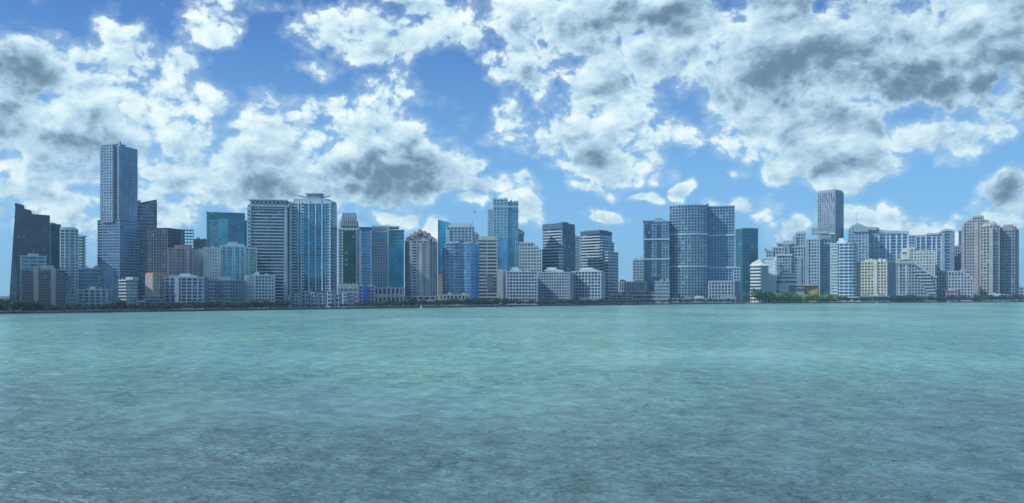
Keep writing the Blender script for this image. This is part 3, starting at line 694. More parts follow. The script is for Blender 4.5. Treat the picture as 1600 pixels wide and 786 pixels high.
WG = (.66, .70, .76)
for (xa, xc, xr, lab, gapx) in ((791.5, 839.5, 840.5, 'leftmost of three low white grid blocks, with a pale penthouse', (797, 814)), (841, 890, 893, 'middle one of three low white grid blocks, below the dark sided office tower', (850, 872)), (893.5, 939, 945, 'rightmost of three low white grid blocks, below the terraced striped tower', (904, 930))):
    kk = int(xa > 800)+int(xa > 880); b = T('apartment_block', lab, 'apartment block', 66+kk*5, xa, xc, xr, (424, 424.8, 423.6)[kk], phi=10 if xr-xc > 2 else 0, wm=(WG, (.50, .56, .64), (.64, .70, .76))[kk], gl=g_dark, fl=(4.75, 4.4, 4.9)[kk], st=(.34, .40, .30)[kk], sd=.9, p=(4.7, 4.1, 5.1)[kk], pw=1.2, pd=1.1, cap=1.3, rk=2, group='low white grid apartment blocks on the centre shore')
    b.pbox('penthouse', gapx[0], gapx[1], 420.2, 424, 6, 20, PALE); b.pbox('roof_step', gapx[0]+3, gapx[1]-5, 417.6, 420.2, 8, 18, WHITE)
T('apartment_block', 'shadowed link block between the middle and the rightmost low white grid blocks', 'apartment block', 120, 880, 896, 896.5, 425.5, wm=(.24, .29, .36), gl=g_dark, fl=4.75, st=.4, p=4, pw=1.2, rk=0)

b = Bld('office_tower', 'office tower with a white striped left front and a plain dark right side', OF, 879, 190)
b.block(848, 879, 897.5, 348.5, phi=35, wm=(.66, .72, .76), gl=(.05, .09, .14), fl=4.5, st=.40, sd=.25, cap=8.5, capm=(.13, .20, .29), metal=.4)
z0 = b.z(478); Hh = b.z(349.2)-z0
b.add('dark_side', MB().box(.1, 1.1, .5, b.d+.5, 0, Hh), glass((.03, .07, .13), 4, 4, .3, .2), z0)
b.pbox('corner_fin', 877.4, 879.4, 358, 440, -1, 0, (.2, .28, .38))
poly_front(b, 'roof_slope', [(848, 350), (862, 349), (879, 346.6), (879, 349.5)], 1, 16, (.14, .2, .28))
b.block(847, 874, 880, 388, phi=35, wm=(.60, .66, .70), gl=(.06, .11, .16), fl=4.5, st=.36, sd=.3, doff=-16, cap=1.2)
T('office_block', 'slim grey tower squeezed between the dark sided office tower and the terraced striped tower', 'office block', 300, 897.5, 906.5, 907, 369, wm=(.45, .54, .62), gl=g_grey, fl=4, st=.4, p=2.6, pw=1, rk=1)
b = Bld('office_tower', 'terraced office tower with white stripes stepping down to the right', OF, 937, 195)
b.block(907.5, 937, 956, 360.5, phi=32, wm=(.68, .74, .78), gl=(.05, .10, .15), fl=4.5, st=.40, sd=.3, cap=5, capm=(.10, .15, .22))
b.tier('roof', .8, .8, 358.5, 360.5, (.2, .28, .36))
b.block(935, 941, 959.5, 377, phi=32, wm=(.58, .64, .70), gl=(.05, .10, .15), fl=4.5, st=.36, sd=.3, doff=-2, cap=1.2)
b.block(943, 950, 966, 393, phi=32, wm=(.62, .66, .68), gl=(.06, .12, .18), fl=4.5, st=.40, sd=.3, doff=-5, cap=1.2)

T('office_block', 'small plain far block left of the pair of banded grey blue towers', 'office block', 380, 989, 1005, 1008, 405, phi=12, wm=(.42, .52, .60), gl=(.16, .26, .36), fl=4.2, st=.36, p=6, pw=.8, rk=2)
b = T('apartment_block', 'wide low block with tall cream columns and narrow dark openings', 'apartment block', 190, 967, 1010, 1011, 440, wm=(.62, .56, .46), gl=g_dark, fl=14, st=.22, sd=.5, p=4.0, pw=1.7, pd=1.1, cap=1.4, dep=26, rk=4)
b = Bld('parking_deck', 'long low tiered parking deck along the centre shore', 'parking deck', 1040, 95)
b.block(942, 1046, 1047, 456, wm=(.50, .54, .54), gl=(.03, .05, .08), fl=4.4, st=.40, sd=.8, dep=44, metal=.1, p=13, pw=1, cap=.7)
b.block(940, 988, 989, 461, wm=(.55, .58, .56), gl=(.03, .05, .08), fl=3.8, st=.4, sd=.6, dep=14, metal=.1, doff=-26, p=8, pw=1, cap=.7)
b.roofkit(5, 4)
T('low_block', 'low grey hall in front of the narrow banded tower', 'low block', 80, 1023, 1046, 1048, 439, wm=(.42, .48, .55), gl=(.2, .26, .32), fl=5, st=.5, dep=20, rk=2)

# ------------------------------------------------------------------ the grey blue pair
GB = (.30, .42, .52)
b = Bld('apartment_tower', 'narrower of the banded grey blue towers, standing left of the wide double one', AP, 1045, 370)
b.block(1005.5, 1045, 1046.5, 345, phi=2, wm=GB, gl=(.05, .14, .22), fl=4.4, st=.24, sd=.4, p=4.6, pw=1.1, pd=.8, cap=1.4, dep=34)
b.pbox('recess', 1008.5, 1016.5, 350, 470, -1.2, .1, glass((.03, .08, .14), 5, 5, .4, .2))
b.pbox('recess', 1026, 1031, 350, 470, -1.2, .1, glass((.04, .10, .17), 5, 5, .4, .2))
for y in (372.5, 403.5): b.pbox('sky_lobby', 1005.8, 1046.4, y, y+2.2, -1.9, .1, (.56, .66, .74))
b.pbox('penthouse', 1023, 1035, 340, 345, 4, 22, (.30, .38, .46)); b.pbox('penthouse', 1017, 1040, 343, 345, 3, 24, (.4, .5, .58))
b.pbox('roof_lip', 1004, 1020, 343.8, 345.4, -1.5, 30, (.3, .4, .48))
b = Bld('apartment_tower', 'wide double tower with a fine white grid and two pale cross bands', AP, 1104, 300)
b.block(1046.5, 1104, 1104.5, 320, sh='bow', wm=(.33, .45, .55), gl=(.03, .11, .18), fl=4.5, st=.28, sd=.4, p=4.9, pw=1.1, pd=.8, cap=1.4, dep=40)
b.block(1106, 1147.5, 1148.5, 321, wm=(.31, .43, .53), gl=(.03, .11, .18), fl=4.5, st=.28, sd=.4, p=4.7, pw=1.1, pd=.8, cap=1.6, doff=14, dep=38)
b.block(1103.5, 1107, 1107.5, 318.5, wm=GB, gl=g_navy, fl=4.5, st=.2, doff=26, dep=16, cap=.6)
b.frame(1046.5, 1104, 1104.5, 0, 40)
for y in (364.5, 415): 
    me = MB().poly_prism(offset(shape('bow', b.w, b.d), 1.9), 0, 2.6*b.sc); b.add('sky_lobby', me, wall((.58, .68, .76)), b.z(y+2.6))
b.frame(1106, 1147.5, 1148.5, 0, 38, 14)
for y in (366, 416.5): b.pbox('sky_lobby', 1106, 1148.5, y, y+2.6, -1.9, 36, (.58, .68, .76))
b.block(1107, 1147.5, 1155, 438.5, phi=12, wm=(.44, .52, .60), gl=g_dark, fl=4.5, st=.3, sd=.4, p=5, pw=1.6, pd=.9, doff=-36, cap=2.2, dep=30)
b.block(1146, 1156, 1157, 417, wm=(.50, .58, .66), gl=g_navy, fl=4.5, st=.3, sd=.4, p=5, pw=1, doff=6, dep=24)
b = Bld('office_tower', 'plain dark teal glass tower right of the wide double tower', OF, 1160, 430)
b.block(1149, 1160, 1184.5, 356, phi=60, wm=(.10, .24, .32), gl=(.035, .15, .22), fl=4.6, st=.10, sd=.1, cap=1.2, capm=(.3, .42, .5), metal=.55, var=.2, rough=.16, p=5, pw=.3, pd=.1)

# crane behind the white curved building
b = Bld('tower_crane', 'slender pale construction crane behind the white curved building', 'crane', 1187, 330)
b.frame(1180, 1187, 1187, 0, 4); X = 0
m = MB()
for dx in (-.9, .9):
    for dy in (-.9, .9): m.bar((dx, dy, 0), (dx, dy, b.z(383)), .22)
H_ = b.z(383); k = 0
while k*4 < H_-4:
    m.bar((-.9, -.9, k*4), (.9, -.9, k*4+4), .14).bar((.9, .9, k*4), (-.9, .9, k*4+4), .14); k += 1
b.add('crane_mast', m, wall((.6, .66, .66)))
z_ = b.z(389)
b.add('jib', MB().bar((b.lx(1184), 0, z_), (b.lx(1197), 0, z_), .45).bar((0, 0, b.z(383)), (b.lx(1196), 0, z_), .18).bar((0, 0, b.z(383)), (b.lx(1184.5), 0, z_), .18), wall((.6, .66, .66)))
b.add('counterweight', MB().box(b.lx(1195), b.lx(1198), -1.4, 1.4, z_-5, z_), wall(SLATE))

# ------------------------------------------------------------------ right group
b = Bld('office_block', 'bright white building with curved banded front and a slanting white top', 'office block', 1188, 95)
b.block(1169, 1188, 1200, 414, phi=30, sh='bowl', wm=(.84, .85, .80), gl=(.05, .10, .14), fl=5.0, st=.50, sd=.8, cap=1.6, dep=30)
poly_front(b, 'roof', [(1169.5, 415), (1173, 410.5), (1181, 406), (1186, 405), (1190, 412), (1200, 415)], 3, 14, (.86, .88, .86))
b.frame(1169, 1188, 1200, 30, 30)
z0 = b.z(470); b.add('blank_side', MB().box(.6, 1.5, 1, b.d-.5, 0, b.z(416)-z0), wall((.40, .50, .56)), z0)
b.block(1191, 1212, 1213, 402, wm=(.74, .78, .80), gl=(.4, .45, .5), fl=60, st=.97, sd=.5, doff=38, dep=20, cap=2)
b.pbox('corner_fin', 1209.5, 1213, 401, 470, -2, .1, (.80, .84, .86))
for y in range(408, 468, 5): b.pbox('stair_window', 1211, 1212, y, y+2, -2.2, -1.9, SLATE)
b = Bld('apartment_tower', 'large stepped white grid complex climbing to the right behind the terraced hotel', AP, 1258, 300)
RG = (.44, .52, .60)
sty = dict(wm=RG, gl=(.05, .09, .14), fl=4.7, st=.36, sd=.8, pw=1.5, pd=1.0, dep=30)
b.block(1197, 1208, 1208.5, 391, p=3.8, **sty)
b.block(1207, 1226, 1226.5, 386, p=4.6, doff=-6, **sty)
b.block(1215, 1237, 1237.5, 379.5, p=5.2, doff=2, **sty); b.pbox('blank_wall', 1223, 1234, 382, 398, -7, 0, (.30, .37, .42))
b.pbox('parapet', 1213, 1239, 378.6, 381.4, -2, 30, (.56, .60, .60))
b.block(1232, 1256, 1257, 384.5, p=4.4, doff=-10, **sty)
b.block(1224, 1240, 1240.5, 376, p=3.6, doff=16, **sty)
b.block(1239, 1244, 1244.5, 369, p=2.6, doff=12, **sty)
b.block(1243, 1258.5, 1259, 363.5, p=3.8, doff=8, **sty); b.tier('roof', .9, .8, 361, 363.5, PALE)
b.block(1213, 1236, 1236.5, 398, p=4.6, doff=-24, **sty); b.pbox('cornice', 1213, 1238, 397, 399.5, -2, 4, (.66, .72, .76))
b.block(1237, 1256.5, 1257, 403, p=5.0, doff=-28, **sty); b.pbox('blank_wall', 1248, 1253, 404, 460, -2, .1, (.30, .38, .46))
b = Bld('apartment_tower', 'tall grid tower with a row of arched roof openings, left of the banded white tower', AP, 1281, 235)
b.block(1258.5, 1281, 1281.5, 373, wm=(.58, .64, .70), gl=(.06, .11, .17), fl=4.7, st=.34, sd=.6, p=4.0, pw=1.3, pd=.9, sh='rect', cap=1.2)
b.pbox('blank_wall', 1258.6, 1264, 374, 472, -1.6, .1, (.34, .42, .50))
for k in range(6):
    x = 1260+k*3.7; b.pbox('arch_post', x, x+1, 366, 373, 0, 3, WHITE); b.add('arch', MB().bar((b.lx(x+.5), 2, 0), (b.lx(x+2.3), 2, 3.4), .6).bar((b.lx(x+2.3), 2, 3.4), (b.lx(x+4.2), 2, 0), .6), wall(WHITE), b.z(368))
b.block(1281.5, 1300, 1300.5, 373, wm=(.42, .52, .60), gl=(.06, .13, .20), fl=4.7, st=.24, sd=.4, p=5, pw=1.6, pd=.9, doff=10)
b.pbox('roof_terrace', 1268, 1293, 362, 365, -10, 16, (.50, .56, .6)); b.pbox('penthouse', 1268, 1281, 356.5, 362, -8, 14, (.35, .40, .45))
b.pbox('roof_terrace', 1281, 1304, 364, 366.4, -8, 14, (.66, .7, .72))
b.block(1299, 1304, 1304.5, 366, wm=(.5, .58, .64), gl=g_navy, fl=4.7, st=.3, doff=20, p=2.6)

b = Bld('office_tower', 'tall grey tower with wavy diagonal fins near its top, standing behind the right hand group', OF, 1305, 420)
b.block(1277, 1305, 1318, 298.5, phi=26, wm=(.36, .41, .49), gl=(.12, .16, .22), fl=4.0, st=.36, sd=.3, p=3.6, pw=1.2, pd=.5, cap=2.2, dep=36)
b.tier('roof', .93, .9, 295.5, 298.5, (.40, .46, .53))
z0 = b.z(356)
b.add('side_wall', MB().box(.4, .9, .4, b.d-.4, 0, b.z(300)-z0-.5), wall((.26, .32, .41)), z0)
for k in range(10):      # curving diagonal fins in the top third, running on down as thin piers
    x0_ = 1280+k*2.5; pts = [(x0_, 300), (x0_+1.0, 308), (x0_+3.4, 318+k), (x0_+4.6, 328+k*1.6), (x0_+5.0, 350)]
    pts = [p for p in pts if p[0] < 1304.2]; m = MB(); zb = b.z(350)
    for (xa, ya), (xb, yb) in zip(pts, pts[1:]): m.bar((b.lx(xa), -.35, b.z(ya)-zb), (b.lx(xb), -.35, b.z(yb)-zb), .95)
    if m.v: b.add('diagonal_fin', m, wall((.56, .62, .70)), zb)
poly_front(b, 'flared_edge', [(1277.2, 352), (1276.9, 330), (1276.2, 312), (1275, 298), (1278.6, 298), (1278.6, 352)], -.4, 4, (.42, .48, .56))
b.pbox('dark_recess', 1283, 1304, 301, 316, -.25, .05, glass((.05, .08, .12), 4, 4, .4, .2))
b = Bld('apartment_tower', 'rounded tower with bright white floor bands and a domed white penthouse', AP, 1338, 150)
b.block(1297.5, 1338, 1340, 379, phi=4, sh='bowr', wm=(.66, .76, .80), gl=(.045, .15, .24), fl=4.9, st=.36, sd=.8, p=6.6, pw=.9, pd=.6, cap=1.4, dep=34)
b.pbox('balcony_bay', 1299, 1309, 381, 470, -1.2, .0, glass((.3, .4, .44), 4, 4, .3, .6)); 
for k in range(19): b.pbox('balcony', 1298.4, 1309.5, 382+k*4.7, 384+k*4.7, -1.9, 0, (.74, .82, .84))
b.pbox('penthouse', 1307, 1322, 375.5, 379, 6, 22, WHITE); b.pbox('penthouse', 1309.5, 1318, 371, 375.5, 8, 18, (.8, .84, .84)); b.pbox('roof_box', 1324, 1334, 376.5, 379, 8, 20, SLATE)
b.block(1302, 1344, 1345, 463.5, wm=(.58, .64, .68), gl=g_grey, fl=5, st=.45, doff=-26, dep=16)

b = Bld('apartment_tower', 'broad tower with a peaked pediment roof and tall mast, behind the sunlit cream block', AP, 1420, 330)
MG = (.44, .54, .62)
pblock(b, [(1325, 357), (1330, 352), (1340, 347.5), (1350, 352), (1357, 357)], wm=MG, gl=(.08, .17, .26), fl=4.8, st=.34, sd=.5, p=5.5, pw=1.6, pd=.9, cap=2.4, capm=(.62, .70, .74), doff=-8)
b.mast(1338, 330, 349, .7, 6)
poly_front(b, 'pediment', [(1333, 362), (1357, 362), (1352, 353.5), (1340, 349.5), (1334, 354)], -2.6, -1.2, (.40, .49, .56))
pblock(b, [(1357, 354.5), (1374, 357.5), (1385, 359), (1420, 361.5)], wm=MG, gl=(.06, .14, .23), fl=4.8, st=.20, sd=.4, cap=4.2, capm=(.42, .52, .58), doff=0)
b.pier_line([1358.5, 1366.5, 1373.5, 1385, 1391, 1401, 1409.5, 1418.5], 2.2, 366, 452, (.60, .68, .76), 1.6)
poly_front(b, 'roof_fin', [(1350, 352), (1372, 353.5), (1374, 354.8), (1368, 358), (1357, 357.5)], -3, 20, (.36, .44, .50))
T('office_block', 'thin far slab seen in the gap between the two broad peaked towers', 'office block', 430, 1420, 1429.5, 1430, 367, wm=(.48, .56, .66), gl=g_navy, fl=4.4, st=.3, p=4, pw=1, rk=0)
b = Bld('apartment_tower', 'broad tower with a raised gable on its right end, right of the mast topped tower', AP, 1491, 335)
pblock(b, [(1430, 366), (1448, 365), (1449, 363), (1466, 363), (1474, 358.5), (1480, 357), (1488, 358.5), (1491.5, 361)], wm=(.48, .57, .66), gl=(.05, .13, .22), fl=4.8, st=.18, sd=.4, cap=3.0, capm=(.44, .53, .60))
b.pier_line([1431.5, 1438.5, 1447, 1456.5, 1463.5, 1471], 2.2, 368, 460, (.60, .68, .76), 1.6)
b.pbox('blank_wall', 1471.5, 1476.5, 364, 460, -1.8, .1, (.34, .43, .52)); b.pbox('blank_wall', 1484, 1491, 362.5, 460, -1.4, .1, (.24, .32, .42))
T('apartment_tower', 'slim shadowed slab between the gabled tower and the stepped brown tower', AP, 420, 1491.5, 1501, 1503, 384, phi=8, wm=(.34, .43, .54), gl=g_navy, fl=4.4, st=.34, p=4, pw=1.2, rk=1)
T('apartment_tower', 'narrow dark slab just behind the left edge of the stepped brown tower', AP, 460, 1498, 1508, 1510, 360, wm=(.2, .27, .37), gl=g_navy, fl=4.4, st=.34, rk=1)

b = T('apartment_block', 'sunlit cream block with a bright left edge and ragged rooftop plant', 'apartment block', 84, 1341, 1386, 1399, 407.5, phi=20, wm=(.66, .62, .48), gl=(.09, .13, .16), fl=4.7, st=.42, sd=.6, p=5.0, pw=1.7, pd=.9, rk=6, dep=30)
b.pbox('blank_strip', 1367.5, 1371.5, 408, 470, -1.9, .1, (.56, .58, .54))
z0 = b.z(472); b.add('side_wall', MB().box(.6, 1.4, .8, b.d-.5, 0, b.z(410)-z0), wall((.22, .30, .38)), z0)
for x, h in ((1345, 4), (1352, 3), (1359, 4.5), (1365, 3.2), (1373, 4), (1380, 3)): b.pbox('penthouse', x-2, x+2.4, 407.5-h, 407.6, 4, 12, (.66, .46, .38) if x in (1359, 1365) else WHITE)
b = Bld('apartment_block', 'cream topped stepped block with white window grid above the sloping terraced block', 'apartment block', 1461, 215)
pblock(b, [(1400, 405), (1405, 403), (1405.1, 396), (1409, 393), (1409.1, 386.5), (1432, 386.5), (1432.1, 391), (1461, 391)], wm=(.68, .68, .62), gl=(.09, .14, .19), fl=4.7, st=.42, sd=.5, p=4.6, pw=1.7, pd=.8, cap=1.4)
b.pbox('blank_wall', 1408, 1422, 387.5, 405, -1.9, 0, (.74, .72, .58)); b.pbox('round_window', 1410, 1417, 393, 396, -2.2, -1.8, SLATE)
b = Bld('apartment_block', 'dark terraced block with a long roof sloping down to the right', 'apartment block', 1463, 120)
pblock(b, [(1396, 410.5), (1424, 410), (1436, 416), (1450, 426), (1463, 434)], wm=(.40, .45, .52), gl=(.03, .05, .08), fl=4.7, st=.36, sd=.7, p=4.8, pw=1.3, pd=.9, cap=2.2, capm=(.30, .36, .42), metal=.2)
poly_front(b, 'sloping_wall', [(1424, 408.5), (1429, 408.5), (1464, 431.5), (1464, 435), (1458, 433)], -3, 26, (.42, .48, .54))
b.pier_line([1404.5, 1416.5], 2.6, 413, 470, (.52, .58, .66), 1.8)
for k in range(9): b.pbox('deep_balcony', 1428+k*3.1, 1452+k*1.5, 424+k*5-2.2, 424+k*5, -3.2, .1, (.5, .56, .62)) if 424+k*5 < 468 else None
b = Bld('apartment_block', 'grid block with flat white edged roof falling right, left of the brown pair', 'apartment block', 1521, 150)
pblock(b, [(1462, 423), (1499, 423), (1506, 425), (1513, 429), (1521, 435)], wm=(.50, .55, .60), gl=(.04, .06, .1), fl=4.8, st=.38, sd=.7, p=4.8, pw=1.5, pd=.9, cap=1.6, capm=(.62, .66, .7), metal=.2)
b.pbox('blank_wall', 1474, 1480, 425, 452, -2, .1, (.22, .28, .36))
b.pbox('roof_box', 1500, 1512, 420.5, 424, 4, 14, GREY)

BRN = (.50, .42, .40)
b = Bld('apartment_tower', 'stepped brown and white grid tower with peaked dark roof, left of the brown pair', AP, 1551, 205)
pblock(b, [(1502.5, 352), (1506, 350), (1506.1, 346), (1512, 344), (1512.1, 342), (1520, 341), (1520.1, 337), (1529, 336), (1537, 336.5), (1537.1, 342), (1546, 344), (1546.1, 350), (1552, 352)], wm=(.50, .47, .47), gl=(.05, .06, .09), fl=4.7, st=.36, sd=.6, p=4.3, pw=1.4, pd=.9, cap=2.4, capm=BRN, metal=.4)
poly_front(b, 'roof', [(1518, 341), (1527, 337), (1530, 335), (1536.5, 336), (1536.5, 341)], 3, 20, (.34, .30, .30))
b.pbox('brown_strip', 1524, 1529, 346, 470, -1.9, .1, BRN); b.pbox('brown_strip', 1504, 1507, 352, 470, -1.9, .1, BRN)
b = Bld('apartment_tower', 'wide rounded brown and white grid tower closing the skyline on the right', AP, 1588, 130)
b.block(1532, 1562, 1562.5, 352, sh='bow', wm=(.50, .48, .48), gl=(.05, .06, .09), fl=4.7, st=.36, sd=.6, p=4.4, pw=1.4, pd=.9, cap=1.6, capm=BRN, dep=34)
b.pbox('brown_strip', 1546.5, 1551.5, 356, 472, -9, -5.6, (.48, .43, .42))
b.tier('roof', .8, .7, 348, 352, BRN, k2=(.85, .9)); 
for k in range(4): b.pbox('roof_arch', 1535+k*5, 1539+k*5, 351.5-k*1.1, 354-k*.8, -3, 6, (.70, .66, .60))
b.pbox('penthouse', 1548, 1556, 345, 349, 4, 14, (.72, .64, .58))
b.block(1560, 1590, 1591.5, 358, sh='bowr', wm=(.32, .35, .40), gl=(.04, .06, .09), fl=4.7, st=.36, sd=.6, p=4.4, pw=1.3, pd=.9, cap=1.6, capm=(.40, .36, .36), dep=34, doff=4, phi=4)
b.tier('roof', .92, .9, 353.5, 358, (.30, .29, .31), k2=(.85, .9)); b.tier('roof', .62, .6, 350, 353.5, (.32, .3, .32), k2=(.7, .8))
T('low_block', 'faint low far block at the right end of the skyline', 'low block', 480, 1592, 1606, 1608, 448, wm=(.4, .5, .58), gl=g_navy, fl=4.4, st=.4, p=5, pw=1)
T('low_block', 'second low far block beyond the right edge tower', 'low block', 520, 1604, 1650, 1652, 455, wm=(.36, .46, .54), gl=g_navy, fl=4.4, st=.4, p=5, pw=1)

# ------------------------------------------------------------------ terraced hotel and yellow hall
b = Bld('hotel', 'low white terraced building stepping back in wide curved decks behind the green trees', 'hotel', 1246, 100)
for (xa, xc, y, yb, k) in ((1212.5, 1246, 437, 470, 0), (1214, 1243, 431, 437, 1), (1218, 1240, 426.5, 431, 2), (1222, 1234, 422, 426.5, 3)):
    b.block(xa, xc, xc+.5, y, base=yb if k else None, sh='cham', wm=(.66, .72, .76), gl=(.07, .13, .19), fl=5.6 if k == 0 else 5.9, st=.40, sd=1.4, cap=1.6, dep=30-5*k, doff=k*4)
b.block(1213, 1232, 1232.5, 446, sh='cham', wm=(.62, .68, .72), gl=(.2, .28, .34), fl=6, st=.5, sd=1, dep=20, doff=-18)
b = Bld('pavilion', 'yellow ochre cube hall with a tan flat roofed wing among the trees', 'hall', 1277, 66)
b.block(1257, 1277, 1279.5, 446, phi=10, wm=(.66, .46, .16), gl=(.42, .28, .10), fl=30, st=.10, sd=.15, cap=1.6, metal=.0, capm=(.56, .48, .30), p=7, pw=.7, pd=.3)
b.block(1230, 1257, 1257.5, 449, wm=(.44, .40, .36), gl=(.13, .13, .15), fl=9, st=.5, sd=.3, doff=6, cap=1.4, dep=24)
b.pbox('roof_slab', 1226, 1280, 444.5, 446, -1, 26, (.56, .56, .52))
T('low_block', 'low reddish brick building behind trees left of the brown pair', 'low block', 84, 1466, 1497, 1500, 453, phi=10, wm=(.36, .26, .30), gl=(.06, .07, .1), fl=5, st=.5, p=6, pw=1.6, rk=3, dep=24, capm=(.4, .27, .3))
for i, (xa, xb, y, lab) in enumerate(((1345, 1390, 462, 'dark low garage under the sunlit cream block'), (1392, 1460, 463, 'long dark podium under the sloping terraced block'), (1500, 1590, 462, 'dark podium under the twin brown towers'), (1050, 1150, 466, 'low dark podium at the foot of the wide double tower'), (640, 780, 470, 'low dusky podium behind trees left of centre'), (100, 250, 474, 'low dusky terrace building behind the left shore trees'), (792, 940, 468, 'low dark terrace at the feet of the white grid blocks'))):
    T('low_block', lab, 'low block', 58, xa, xb, xb+1, y, wm=(.26, .31, .36), gl=(.05, .08, .11), fl=4.6, st=.4, p=9, pw=1.2, dep=14, rk=3)
# ================================================================== ground, shore, water
def sheet(name, xs, ys, z, mat, kind='structure'):
    m = MB(); nx, ny = len(xs), len(ys)
    m.v = [(x, y, z) for y in ys for x in xs]
    m.f = [[j*nx+i, j*nx+i+1, (j+1)*nx+i+1, (j+1)*nx+i] for j in range(ny-1) for i in range(nx-1)]
    return link(name, m.mesh(name, mat), None, kind=kind)
FAR = 9000.0
line = []
for x in list(range(-700, 2601, 20)): D = shore_D(x); line.append(wpos(x, D))
gmat = newmat('dry_ground'); g = G(gmat)
t = g.n('ShaderNodeTexCoord'); a = g.n('ShaderNodeTexNoise', {'Vector': t.outputs['Object'], 'Scale': .05, 'Detail': 6.0})
mx = g.n('ShaderNodeMix', {0: a.outputs[0], 6: (.03, .045, .03, 1), 7: (.09, .095, .08, 1)}, data_type='RGBA')
g.out(g.n('ShaderNodeBsdfPrincipled', {'Base Color': mx.outputs[2], 'Roughness': .95}).outputs[0])
m = MB(); first, last = line[0], line[-1]
n = len(line)
m.v = [(x, y, GZ) for x, y in line]+[(-FAR+(2*FAR)*i/(n-1), FAR, GZ) for i in range(n)]
m.f = [[i, i+1, n+i+1, n+i] for i in range(n-1)]
b0 = len(m.v); m.v += [(-FAR, first[1], GZ)]; m.f.append([b0, 0, n])
b1 = len(m.v); m.v += [(FAR, last[1], GZ)]; m.f.append([n-1, b1, 2*n-1])
link('ground', m.mesh('ground', gmat), None, kind='structure')
# sea wall: face, pale cap, in one thing along the shore
smat = wall((.10, .12, .13), .9, .5); cmat = wall((.34, .38, .40), .85, .3)
sw = link('sea_wall', None, None, (line[0][0], line[0][1], 0)); sw['label'] = 'long dark sea wall with a thin pale cap along the whole waterfront'; sw['category'] = 'sea wall'
def strip(pts, d0, d1, z0, z1, ox, oy):
    m = MB(); n = len(pts)
    for x, y in pts:
        L_ = math.hypot(x, y); ux, uy = x/L_, y/L_
        for d, z in ((d0, z0), (d1, z0), (d1, z1), (d0, z1)): m.v.append((x+ux*d-ox, y+uy*d-oy, z))
    for i in range(n-1):
        a = i*4; c = a+4
        for k in range(4): m.f.append([a+k, c+k, c+(k+1) % 4, a+(k+1) % 4])
    return m
ox, oy = line[0]
link('wall_face', strip(line, -.6, 1.0, -1.5, GZ+.35, ox, oy).mesh('wall_face', smat), sw)
link('cap', strip(line, -.9, .5, GZ+.36, GZ+.72, ox, oy).mesh('cap', cmat), sw)
pathm = wall((.30, .31, .30), .9, .2)
link('path', strip(line, 5, 10, GZ+.004, GZ+.02, 0, 0).mesh('path', pathm), None, kind='structure')
# boulders at the foot of the wall
rr = random.Random(5); m = MB()
for k in range(2600):
    i = rr.random()*(n-1)*.62+(n-1)*.18; a = line[int(i)]; c = line[int(i)+1]; f = i-int(i)
    x, y = a[0]+(c[0]-a[0])*f, a[1]+(c[1]-a[1])*f
    dd = -1-rr.random()*3.2; L_ = math.hypot(x, y); x += x/L_*dd; y += y/L_*dd; r = rr.uniform(.35, .95)
    P = [(x+r*rr.uniform(.6, 1.1)*math.cos(q*PI/3), y+r*rr.uniform(.6, 1.1)*math.sin(q*PI/3)) for q in range(6)]
    P2 = [(x+(px-x)*.55, y+(py-y)*.55) for px, py in P]
    m.poly_prism(P, -.4, r*.5+.3+(dd+4)*.15, P2)
link('rocks', m.mesh('rocks', wall((.12, .13, .13), .95, .5)), None, kind='stuff')

# ------------------------------------------------------------------ water
wm_ = newmat('bay_water'); g = G(wm_)
t = g.n('ShaderNodeTexCoord'); P_ = t.outputs['Object']
def nz(sc, det, rough=.55, vec=None, dist=0.0):
    mp = g.n('ShaderNodeMapping', {0: P_, 3: vec or (1, 1, 1)})
    return g.n('ShaderNodeTexNoise', {'Vector': mp.outputs[0], 'Scale': sc, 'Detail': det, 'Roughness': rough, 'Distortion': dist}).outputs[0]
def ma(op, a, b, c=None):
    d = {0: a, 1: b}
    if c is not None: d[2] = c
    return g.n('ShaderNodeMath', d, operation=op).outputs[0]
w1_ = ma('MULTIPLY_ADD', nz(.42, 4.0, .55, (.42, 1, 1), .3), 1.3, nz(1.3, 5.0, .5, (.55, 1, 1), .5))
w2_ = nz(.14, 5.0, .6, (.4, 1, 1), .4)
w3_ = nz(.018, 4.0, .6, (.5, 1, 1))
h = ma('MULTIPLY_ADD', w2_, 4.0, w1_)
h = ma('MULTIPLY_ADD', w3_, 8.0, h)
bump = g.n('ShaderNodeBump', {'Height': h, 'Strength': 1.0, 'Distance': .8})
patch = nz(.0055, 5.0, .62, (1, .6, 1), .6)
pr = g.n('ShaderNodeMapRange', {0: patch, 1: .40, 2: .62}).outputs[0]
sl = None
for cx, cy, rx, ry in ((75, 255, 95, 42), (330, 330, 150, 60), (-75, 265, 85, 60), (-30, 150, 50, 34), (-330, 420, 120, 90), (60, 620, 260, 90)):      # slicks, where the wind leaves the bay smooth
    v = g.n('ShaderNodeVectorMath', {0: P_, 1: (1/rx, 1/ry, 0), 2: (-cx/rx, -cy/ry, 0)}, operation='MULTIPLY_ADD').outputs[0]
    d = g.n('ShaderNodeVectorMath', {0: v}, operation='LENGTH').outputs['Value']
    o1 = ma('SUBTRACT', 1.0, d); sl = o1 if sl is None else ma('MAXIMUM', sl, o1)
sl = ma('ADD', sl, ma('MULTIPLY', ma('SUBTRACT', patch, .5), 2.6))
sl = g.n('ShaderNodeMapRange', {0: sl, 1: -.15, 2: .75}).outputs[0]
g.t.links.new(g.n('ShaderNodeMapRange', {0: sl, 3: 1.0, 4: .15}).outputs[0], bump.inputs['Strength'])
col = g.n('ShaderNodeMix', {0: pr, 6: (.145, .36, .34, 1), 7: (.22, .46, .37, 1)}, data_type='RGBA').outputs[2]
